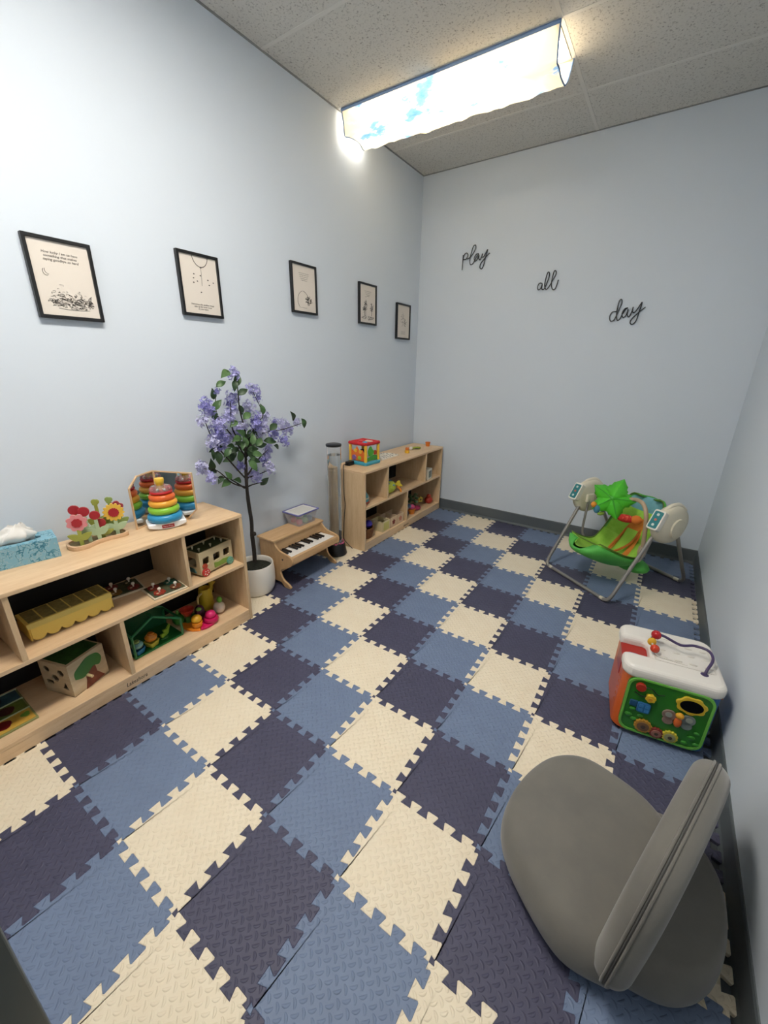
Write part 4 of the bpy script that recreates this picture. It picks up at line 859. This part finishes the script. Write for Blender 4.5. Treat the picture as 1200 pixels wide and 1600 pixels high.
for s in (-1, 1):
    MB().lathe([(0, -.036), (.085, -.036), (.108, -.028), (.118, -.012), (.118, .010), (.108, .026), (.08, .036), (.05, .042), (0, .043)], 36, TR(s*.305, .325, .505) @ RY(s*PI/2), sx=1.02, sy=1.15).build('motor_housing', CREAMP, t, smooth=45)
    MB().lathe([(0, .040), (.052, .039), (.050, .052), (.02, .056), (0, .056)], 30, TR(s*.305, .335, .49) @ RY(s*PI/2), sx=1.2, sy=1.1).build('housing_cap', bp('#d3ccb6', .4), t, smooth=45)
    MB().tube(smooth_path([(s*.305, .262, .60), (s*.305, .30, .622), (s*.305, .37, .622), (s*.305, .43, .58)], 6), .014, 8).build('carry_handle', bp('#e3dcc8', .4), t, smooth=60)
    M = TR(s*.305, .205, .545) @ RX(-.45)
    MB().prism(rrect(-.034, .034, -.062, .062, .012), -.02, .016, M @ MYn).build('control_pod', bp('#ece8dc', .35), t, bevel=.003)
    MB().prism(rrect(-.026, .026, -.052, .052, .008), .016, .0175, M @ MYn).build('control_panel', TEALP, t)
    for k, z in enumerate((.032, .0, -.032)): MB().prism(circ(0, z, .008, 14), .0175, .020, M @ MYn).build('control_button', bp('#d8e4dc' if (k+s) % 2 else '#c9705a'), t)
    MB().box(s*.266-.012, s*.266+.012, .265, .33, .47, .53).build('arm_socket', bp('#e3dcc8', .4), t, bevel=.006)
    MB().tube(smooth_path([(s*.262, .29, .50), (s*.252, .27, .36), (s*.235, .255, .25), (s*.19, .26, .20)], 5), .008, 8).build('swing_arm', GREYT, t, smooth=60)
rows = [(-.035, .285, .07), (-.025, .268, .12), (.02, .243, .16), (.09, .208, .185), (.18, .17, .195), (.28, .145, .20), (.36, .16, .20), (.43, .235, .19), (.48, .32, .18), (.53, .41, .17), (.57, .485, .15), (.595, .53, .11), (.60, .545, .05)]
R3 = smooth_path([(a, b, c) for a, b, c in rows], 3)
def seat_surf(i0, i1, vmax, off, lift, nv=16, vmin=None, puff=.0):
    b = MB(); V = []; n = i1-i0
    for i in range(i0, i1+1):
        p = R3[i]; q = R3[min(i+1, len(R3)-1)]; r = R3[max(i-1, 0)]; d = Vector((0, q.x-r.x, q.y-r.y)).normalized(); nn = Vector((0, -d.z, d.y))
        for j in range(nv+1):
            lo = -vmax if vmin is None else vmin; v = lo+(vmax-lo)*j/nv
            e = math.sin(PI*(i-i0)/n)*math.sin(PI*j/nv)
            V.append(Vector((p.z*v*(1-.10*abs(v)**4), p.x, p.y))+nn*(off+lift*abs(v)**2.6+puff*max(0, e)**.4))
    b.add(V, [(i*(nv+1)+j, i*(nv+1)+j+1, (i+1)*(nv+1)+j+1, (i+1)*(nv+1)+j) for i in range(n) for j in range(nv)]); return b
LIME = mat('lime_seat_fabric', '#a3d552', .8, col2='#8cc63e', scale=(14, 14, 14), bmp=(45, .5, .006)); GRS = mat('green_seat_shell', '#4fb048', .6, col2='#5cbc52', scale=(12, 12, 12))
NR = len(R3)-1
o = seat_surf(0, NR, 1.03, -.022, .085).build('seat_shell', GRS, t, smooth=70); sd = o.modifiers.new('thick', 'SOLIDIFY'); sd.thickness = .014; sd.offset = 0
o = seat_surf(0, 22, .97, .0, .085, puff=.022).build('seat_pad', LIME, t, smooth=70)
o = seat_surf(22, 29, .95, .0, .08, puff=.024).build('back_pad', LIME, t, smooth=70)
o = seat_surf(28, NR, .97, .002, .07, puff=.03).build('head_pad', mat('sky_blue_fabric', '#6aa6b8', .8, col2='#7fb8c6', scale=(14, 14, 14)), t, smooth=70)
o = seat_surf(9, 27, .36, .020, .03, 8, puff=.014).build('centre_insert', mat('orange_fabric', '#e08a32', .8, col2='#d4752a', scale=(18, 18, 18)), t, smooth=70)
o = seat_surf(12, 24, .22, .034, .02, 6, puff=.006).build('insert_leaf_print', mat('lime_print', '#9acb48', .8), t, smooth=70)
edge = [R3[i] for i in range(0, NR+1)]
def rim(sg): return [seat_surf_pt(i, sg) for i in range(NR+1)]
def seat_surf_pt(i, v):
    p = R3[i]; q = R3[min(i+1, NR)]; r = R3[max(i-1, 0)]; d = Vector((0, q.x-r.x, q.y-r.y)).normalized(); nn = Vector((0, -d.z, d.y))
    return Vector((p.z*v*.9, p.x, p.y))+nn*.083
MB().tube(rim(-1)[::-1]+rim(1), .0045, 6, closed=False).build('seat_piping', mat('dark_green_piping', '#5c7a2a', .8), t, smooth=60)
for s in (-1, 1):
    MB().tube(smooth_path([(s*.04, .50, .38), (s*.05, .40, .27), (s*.03, .30, .215), (0, .24, .20)], 5), .008, 6).build('harness_strap', mat('orange_webbing', '#c9702a', .8), t, smooth=60)
MB().ball((.06, .395, .125), (.150, .075, .055), 18, 10).build('shell_underside', GRS, t, smooth=70)
MB().tube(smooth_path([(.225, .262, .30), (.222, .25, .42), (.208, .245, .53), (.165, .262, .588), (.10, .282, .600), (.045, .262, .590), (.0, .225, .578)], 6), .0125, 10).build('toy_bar', mat('beige_toy_bar', '#b39c82', .45), t, smooth=60)
MB().lathe([(0, -.03), (.022, -.03), (.026, 0), (.022, .03), (0, .03)], 16, TR(.225, .262, .30)).build('toy_bar_socket', bp('#b0a08a', .4), t, smooth=50)
nz = Vector((.50, -.72, .48)).normalized(); xz = Vector((0, 0, 1)).cross(nz).normalized(); yz = nz.cross(xz)
ML = Matrix((xz, yz, nz)).transposed().to_4x4(); ML.translation = (0, .19, .588)
PALM, PALM2 = bp('#4fc22e', .3), bp('#3aa524', .3)
for k in range(5):
    a = PI/2-.25+k*2*PI/5; L = .150 if k in (0, 1) else .135; d = Vector((math.cos(a), math.sin(a))); q = Vector((-d.y, d.x)); half = []
    for s, w_ in ((0, .012), (.15, .034), (.32, .047), (.36, .040), (.52, .043), (.56, .034), (.72, .031), (.76, .023), (1., .0)): half.append((s*L, w_*1.35))
    vs = []
    for s, w_ in half:
        dz = -.32*s*s*1.6-.0
        for u in (-1, 0, 1): vs.append((d.x*s+q.x*w_*u, d.y*s+q.y*w_*u, -1.5*s*s-.22*abs(u)*w_+.004*(1-abs(u))))
    fs = [(3*i+j, 3*i+j+1, 3*i+j+4, 3*i+j+3) for i in range(len(half)-1) for j in (0, 1)]
    o = MB().add(vs, fs, ML).build('palm_frond', PALM, t, smooth=30); sd = o.modifiers.new('thick', 'SOLIDIFY'); sd.thickness = .006
    MB().tube([(0, 0, .005), (d.x*L*.5, d.y*L*.5, .006-1.5*(L*.5)**2), (d.x*L*.95, d.y*L*.95, .004-1.5*(L*.95)**2)], [.006, .0045, .002], 6, ML).build('frond_rib', PALM2, t, smooth=60)
MB().ball((0, 0, .004), (.014, .014, .008), 12, 7, ML).build('frond_hub', PALM2, t, smooth=60)
b = MB(); b.ball((0, 0, 0), (.058, .024, .026), 14, 9, TR(.085, .235, .475) @ RZ(.5)); b.build('plush_fish_body', mat('red_spotted_plush', '#c22a1e', .8, col2='#e0624a', scale=(60, 60, 60), lo=.55, hi=.62), t, smooth=70)
MB().ball((0, 0, 0), (.034, .022, .03), 12, 8, TR(.140, .262, .480) @ RZ(.5)).build('plush_fish_head', bp('#de7a2e', .8), t, smooth=70)
MB().tube([(.03, .205, .482), (-.005, .185, .487)], [.012, .003], 6).build('plush_fish_tail', bp('#b5241c', .8), t, smooth=60)
MB().ball((0, 0, 0), (.022, .020, .03), 12, 8, TR(-.055, .135, .505)).build('plush_parrot_body', bp('#3f7f9a', .8), t, smooth=70)
MB().ball((0, 0, 0), (.018, .018, .02), 12, 8, TR(-.072, .12, .532)).build('plush_parrot_head', bp('#e0902e', .8), t, smooth=70)
MB().ball((0, 0, 0), (.014, .03, .012), 10, 7, TR(-.03, .15, .478)).build('plush_parrot_wing', bp('#8aa83a', .8), t, smooth=70)
# ---------------------------------------------------------------- large activity cube by the right wall
t = thing('activity_cube', 'large plastic activity cube with green front panel beside the right wall', 'activity cube', (1.334, 1.512, 0), .14)
OR_, BL_, GR_, WH_, LG_ = bp('#cf5f22', .3), bp('#2a5fa0', .3), bp('#2f7a26', .32), bp('#e4e0d9', .25), bp('#6fb84a', .3)
hxw, hyw = .158, .150
out = rrect(-hxw, hxw, -hyw, hyw, .045, 6)
left = [p for p in out if p[0] < 0]; right = [p for p in out if p[0] > 0]
lft = [(0, hyw)]+left+[(0, -hyw)]
i0 = next(i for i, p in enumerate(right) if p[1] < 0); rgt = [(0, -hyw)]+right[i0:]+right[:i0]+[(0, hyw)]
MB().prism(lft, .016, .282).build('orange_side', OR_, t, bevel=.004); MB().prism(rgt, .016, .282).build('blue_side', BL_, t, bevel=.004)
for sx in (-1, 1):
    for sy in (-1, 1): MB().lathe([(0, 0), (.022, 0), (.024, .018), (0, .018)], 14, TR(sx*.115, sy*.11, 0)).build('foot', BLKP, t)
MB().prism(rrect(-.138, .138, .024, .280, .04), -.012, .004, TR(0, -hyw, 0) @ MYn).build('front_panel', GR_, t, bevel=.003)
MB().prism(rrect(-.138, .138, .024, .280, .04), .004, .009, TR(0, -hyw, 0) @ MYn, [rrect(-.129, .129, .033, .271, .034)[::-1]]).build('panel_rim', LG_, t, bevel=.002)
cap = rrect(-.166, .164, -.158, .156, .045, 5)
i1 = max(i for i, p in enumerate(cap) if p[0] < 0 and p[1] > 0)
notch = [(-.166, .046), (-.070, .046), (-.070, -.056), (-.166, -.056)]
MB().prism(cap[:i1+1]+notch+cap[i1+1:], .268, .322).build('white_top', WH_, t, bevel=.020, seg=4).modifiers['bevel'].use_clamp_overlap = False
MB().prism(rrect(-.150, .150, -.145, .145, .04), .20, .272).build('top_underlay', WH_, t)
MB().prism(rrect(-.058, .140, -.075, .090, .012), .321, .3235, None, [rrect(-.053, .135, -.070, .085, .010)[::-1]]).build('top_groove', bp('#cfcac2', .3), t)
MB().box(-.161, -.066, -.06, .05, .20, .2846).build('red_chute', bp('#a5241a', .3), t, bevel=.004)
MB().box(-.135, -.105, -.04, -.015, .2846, .2876).build('chute_mark', bp('#8f8aa8', .3), t)
d0 = None
for i in range(4):
    for j in range(3):
        if d0 is None: d0 = c = MB().ball((0, 0, 0), (.014, .0065, .004), 10, 5).build('top_bump', bp('#d6d1c8', .3), t, smooth=60)
        else: c = dup(d0, t)
        c.location = (-.025+.048*i, -.045+.052*j, .3225)
PUR = bp('#43365c', .3)
MB().tube(smooth_path([(-.058, .035, .318), (-.058, .034, .36), (-.03, .03, .372), (.03, .012, .360), (.075, .018, .368), (.115, .0, .372), (.125, -.035, .36), (.105, -.075, .335), (.098, -.088, .314)], 6), .0052, 8).build('bead_wire', PUR, t, smooth=60)
MB().lathe([(0, 0), (.016, 0), (.013, .006), (0, .007)], 14, TR(.098, -.088, .316)).build('wire_foot', PUR, t, smooth=50)
MB().tube(smooth_path([(-.058, .030, .34), (-.066, .0, .352), (-.062, -.03, .345), (-.045, -.05, .325), (0.0, -.055, .322), (.05, -.06, .320)], 5), .0035, 6).build('bead_wire', bp('#c9c4bc', .3), t, smooth=60)
MB().ball((-.050, .034, .366), .0185, 14, 9).build('bead', bp('#b31f26', .25), t, smooth=60); MB().ball((-.066, -.002, .352), (.016, .012, .017), 14, 9).build('bead', bp('#d8a62a', .25), t, smooth=60); MB().ball((-.058, -.036, .345), .0165, 14, 9).build('bead', bp('#c23a1c', .25), t, smooth=60)
FP = TR(0, -hyw-.004, 0) @ MYn
def fpl(u, v): return (-.138+.276*u, .024+.256*v)
def fdisc(name, u, v, r, c, z1=.008, pet=0, z0=0., dep=.2, parent=None):
    x, z = fpl(u, v); return MB().prism(scallop(x, z, r, pet, dep, 5) if pet else circ(x, z, r, 20), z0, z1, FP).build(name, bp(c, .35), t, bevel=.0015, seg=1)
def fwire(pts, c, r=.0026): MB().tube(smooth_path([(*fpl(u, v), .006) for u, v in pts], 6), r, 6, FP).build('slot_track', bp(c, .5), t, smooth=60)
fwire([(.20, .86), (.28, .87), (.36, .80), (.44, .82)], '#143214'); fwire([(.10, .74), (.18, .70), (.28, .71), (.36, .68)], '#143214')
fdisc('ladybird_slider', .155, .855, .017, '#a8301e', .014); fdisc('flower_slider', .295, .705, .018, '#d8b42e', .014, 6); fdisc('flower_slider_centre', .295, .705, .008, '#c9952a', .017, 0, .014)
x, z = fpl(.75, .77)
MB().prism(scallop(x, z, .050, 7, .16, 5), 0, .008, FP @ TR(x, z, 0) @ RZ(-.05) @ Matrix.Diagonal((1., .80, 1, 1)) @ TR(-x, -z, 0)).build('mirror_frame', bp('#d6b52f', .35), t, bevel=.002, seg=1)
MB().prism(circ(x, z, .036, 24, .025), .008, .0095, FP).build('mirror', mat('dark_mirror', '#2a2d33', .06, .9), t)
x, z = fpl(.22, .50); MB().prism(rrect(x-.040, x-.014, z-.006, z+.022, .004), 0, .007, FP).build('phone_grip', bp('#1f4f74', .35), t, bevel=.002, seg=1); MB().prism(rrect(x-.014, x+.030, z-.024, z+.022, .008), 0, .009, FP).build('phone_body', bp('#2a6a9e', .35), t, bevel=.002, seg=1)
for i in range(4): MB().box(x-.008+.02*(i % 2), x+.006+.02*(i % 2), z-.017+.019*(i//2), z-.003+.019*(i//2), .009, .0105, FP).build('phone_key', bp('#3f83b8', .35), t)
x, z = fpl(.66, .47)
for s in (-1, 1):
    for dz, r in ((.010, .023), (-.017, .018)): MB().prism(circ(x+s*.030, z+dz, r, 18), 0, .006, FP).build('butterfly_wing', bp('#7d8884' if s > 0 else '#8a7468', .35), t, bevel=.002, seg=1)
    MB().prism(circ(x+s*.032, z+.012, .011, 14), .006, .0075, FP).build('wing_spot', bp('#9a9f94', .35), t)
MB().ball((x, z-.008, .008), (.013, .024, .010), 12, 8, FP).build('butterfly_body', bp('#d2662a', .3), t, smooth=60); MB().ball((x, z+.024, .010), (.014, .013, .011), 12, 8, FP).build('butterfly_head', bp('#e0a22e', .3), t, smooth=60)
for u, v, r, c, c2, n in ((.30, .17, .031, '#b8862f', '#7a5a3a', 14), (.47, .12, .025, '#7a2a22', '#a06a5a', 12), (.63, .13, .027, '#c9ba3a', '#9a9a6a', 13)):
    fdisc('gear', u, v, r, c, .010, n, 0., .16); fdisc('gear_face', u, v, r*.68, c2, .0125, 0, .010); fdisc('gear_hub', u, v, r*.28, '#4a3a2c', .015, 0, .0125)
for u, v, r in ((.86, .22, .014), (.93, .12, .012), (.80, .10, .012), (.13, .42, .012), (.10, .30, .014), (.17, .24, .012), (.90, .32, .010), (.24, .33, .010)): x, z = fpl(u, v); MB().ball((x, z, .003), (r, r*.7, .004), 10, 5, FP).build('leaf_relief', bp('#3a8a2e', .35), t, smooth=60)
for k in range(5): MB().ball((0, 0, 0), (.003, .010, .005), 8, 5, TR(-hxw, -.09, .10+.03*k)).build('side_rib', bp('#b8521c', .3), t, smooth=60)
MB().ball((.158, -.120, .262), (.004, .004, .004), 8, 5).build('screw_dot', bp('#8a4a3a'), t)
# ---------------------------------------------------------------- grey suede floor chair
t = thing('floor_chair', 'grey suede padded floor chair with zipped backrest in the right foreground', 'floor chair', (1.25, .72, 0))
def suede():
    m, nt, b = newmat('grey_suede'); f = noise(nt, coords(nt), 7, 5, .6); g = noise(nt, coords(nt), 420, 2)
    nt.links.new(ramp(nt, f, [(.3, hx('#6b6964')), (.7, hx('#77746d'))]), b.inputs['Base Color']); b.inputs['Roughness'].default_value = .95
    b.inputs['Sheen Weight'].default_value = .35; b.inputs['Sheen Roughness'].default_value = .5; b.inputs['Specular IOR Level'].default_value = .15
    bump(nt, b, g, .15, .001); return m
SUE = suede()
def closed(pts, k=6): return [(p.x-1.25, p.y-.72) for p in smooth_path([(x, y, 0) for x, y in pts+pts[:1]], k)[:-1]]
seat_o = closed([(1.285, .475), (1.345, .55), (1.385, .72), (1.395, .88), (1.345, .958), (1.25, 1.003), (1.13, 1.02), (1.035, .955), (.978, .83), (.962, .70), (.99, .61), (1.07, .53), (1.18, .465)])
MB().pillow(seat_o, .0, .150, .20, 8, crown=.012).build('seat_cushion', SUE, t, smooth=80)
rear_o = closed([(1.28, .50), (1.40, .525), (1.475, .60), (1.508, .72), (1.50, .84), (1.44, .93), (1.33, .95), (1.27, .75)])
MB().pillow(rear_o, .0, .135, .22, 8, crown=.01).build('rear_cushion', SUE, t, smooth=80)
sd_ = Vector((math.sin(.295), math.cos(.295), 0)); up = Vector((.066, 0, 1)).normalized(); nn = sd_.cross(up).normalized(); up = nn.cross(sd_)
MBK = Matrix((sd_, up, nn)).transposed().to_4x4(); MBK.translation = Vector((1.260-1.25, .457-.72, .0))
bo_ = [(p.x, p.y) for p in smooth_path([(x, y, 0) for x, y in [(1.1*q_, z_) for q_, z_ in [(0, .10), (.0, .24), (.03, .35), (.11, .435), (.24, .472), (.37, .455), (.46, .385), (.505, .27), (.50, .12), (.42, .035), (.25, .02), (.07, .035), (0, .10)]]], 6)[:-1]]
MB().pillow(bo_, -.041, .041, .16, 8, MBK).build('backrest', SUE, t, smooth=80)
ZIP = mat('zip_tape', '#4f4f4c', .8)
rimz = [(x+(x-.275)*.004, y+(y-.24)*.004, 0) for x, y in bo_]
MB().tube(rimz, .0022, 6, MBK, closed=True).build('zip', ZIP, t, smooth=60)
for s in (-1, 1): MB().tube([(x, y, s*.0060) for x, y, _ in rimz], .0030, 6, MBK, closed=True).build('zip_welt', SUE, t, smooth=60)
MB().box(-.004, .004, -.016, .016, 0, .0015, TR(-.083, -.217, .035) @ RZ(.6) @ RX(.6)).build('sewn_tag', bp('#b9b9b4', .7), t)
# ---------------------------------------------------------------- pieces that belong to a part hang under that part
SUBOF = {'flower_centre': ('flower_head', 'petals', 'yellow_flower'), 'control_panel': ('control_pod',), 'control_button': ('control_pod',), 'housing_cap': ('motor_housing',), 'frond_rib': ('palm_frond',),
         'mirror': ('mirror_frame',), 'wing_spot': ('butterfly_wing',), 'gear_face': ('gear',), 'gear_hub': ('gear',), 'phone_key': ('phone_body',), 'flower_slider_centre': ('flower_slider',), 'panel_rim': ('front_panel',),
         'maker_label': ('rocking_base',), 'maker_mark': ('kick_board', 'rocking_base'), 'zip': ('backrest',), 'zip_welt': ('backrest',), 'piece_spot': ('puzzle_piece',), 'peg_knob': ('puzzle_piece',), 'wheel_spot': ('wheel',),
         'trunk_knot': ('trunk',), 'quote': ('print',), 'line_drawing': ('print',), 'screw_cap': ('side_panel',), 'lid_print': ('lid', 'lid_panel'), 'lid_window': ('lid_rim',), 'painted_crown': ('tree_panel',), 'painted_trunk': ('tree_panel',),
         'peg': ('tree_panel',), 'front_picture': ('front_wall',), 'cup_rim': ('cup',), 'top_groove': ('white_top',), 'top_bump': ('white_top',), 'mirror_panel': ('wood_edge',), 'roof_peg': ('roof_panel',), 'insert_leaf_print': ('centre_insert',), 'hem': ('cloth',)}
def base(o): return o.name.split('.')[0]
for i, o in enumerate(ORDER):
    tgt = SUBOF.get(base(o))
    if not tgt or o.parent is None or o.parent.type != 'EMPTY': continue
    for q in reversed(ORDER[:i]):
        if q.parent == o.parent and base(q) in tgt: o.parent = q; break
bpy.context.view_layer.update()
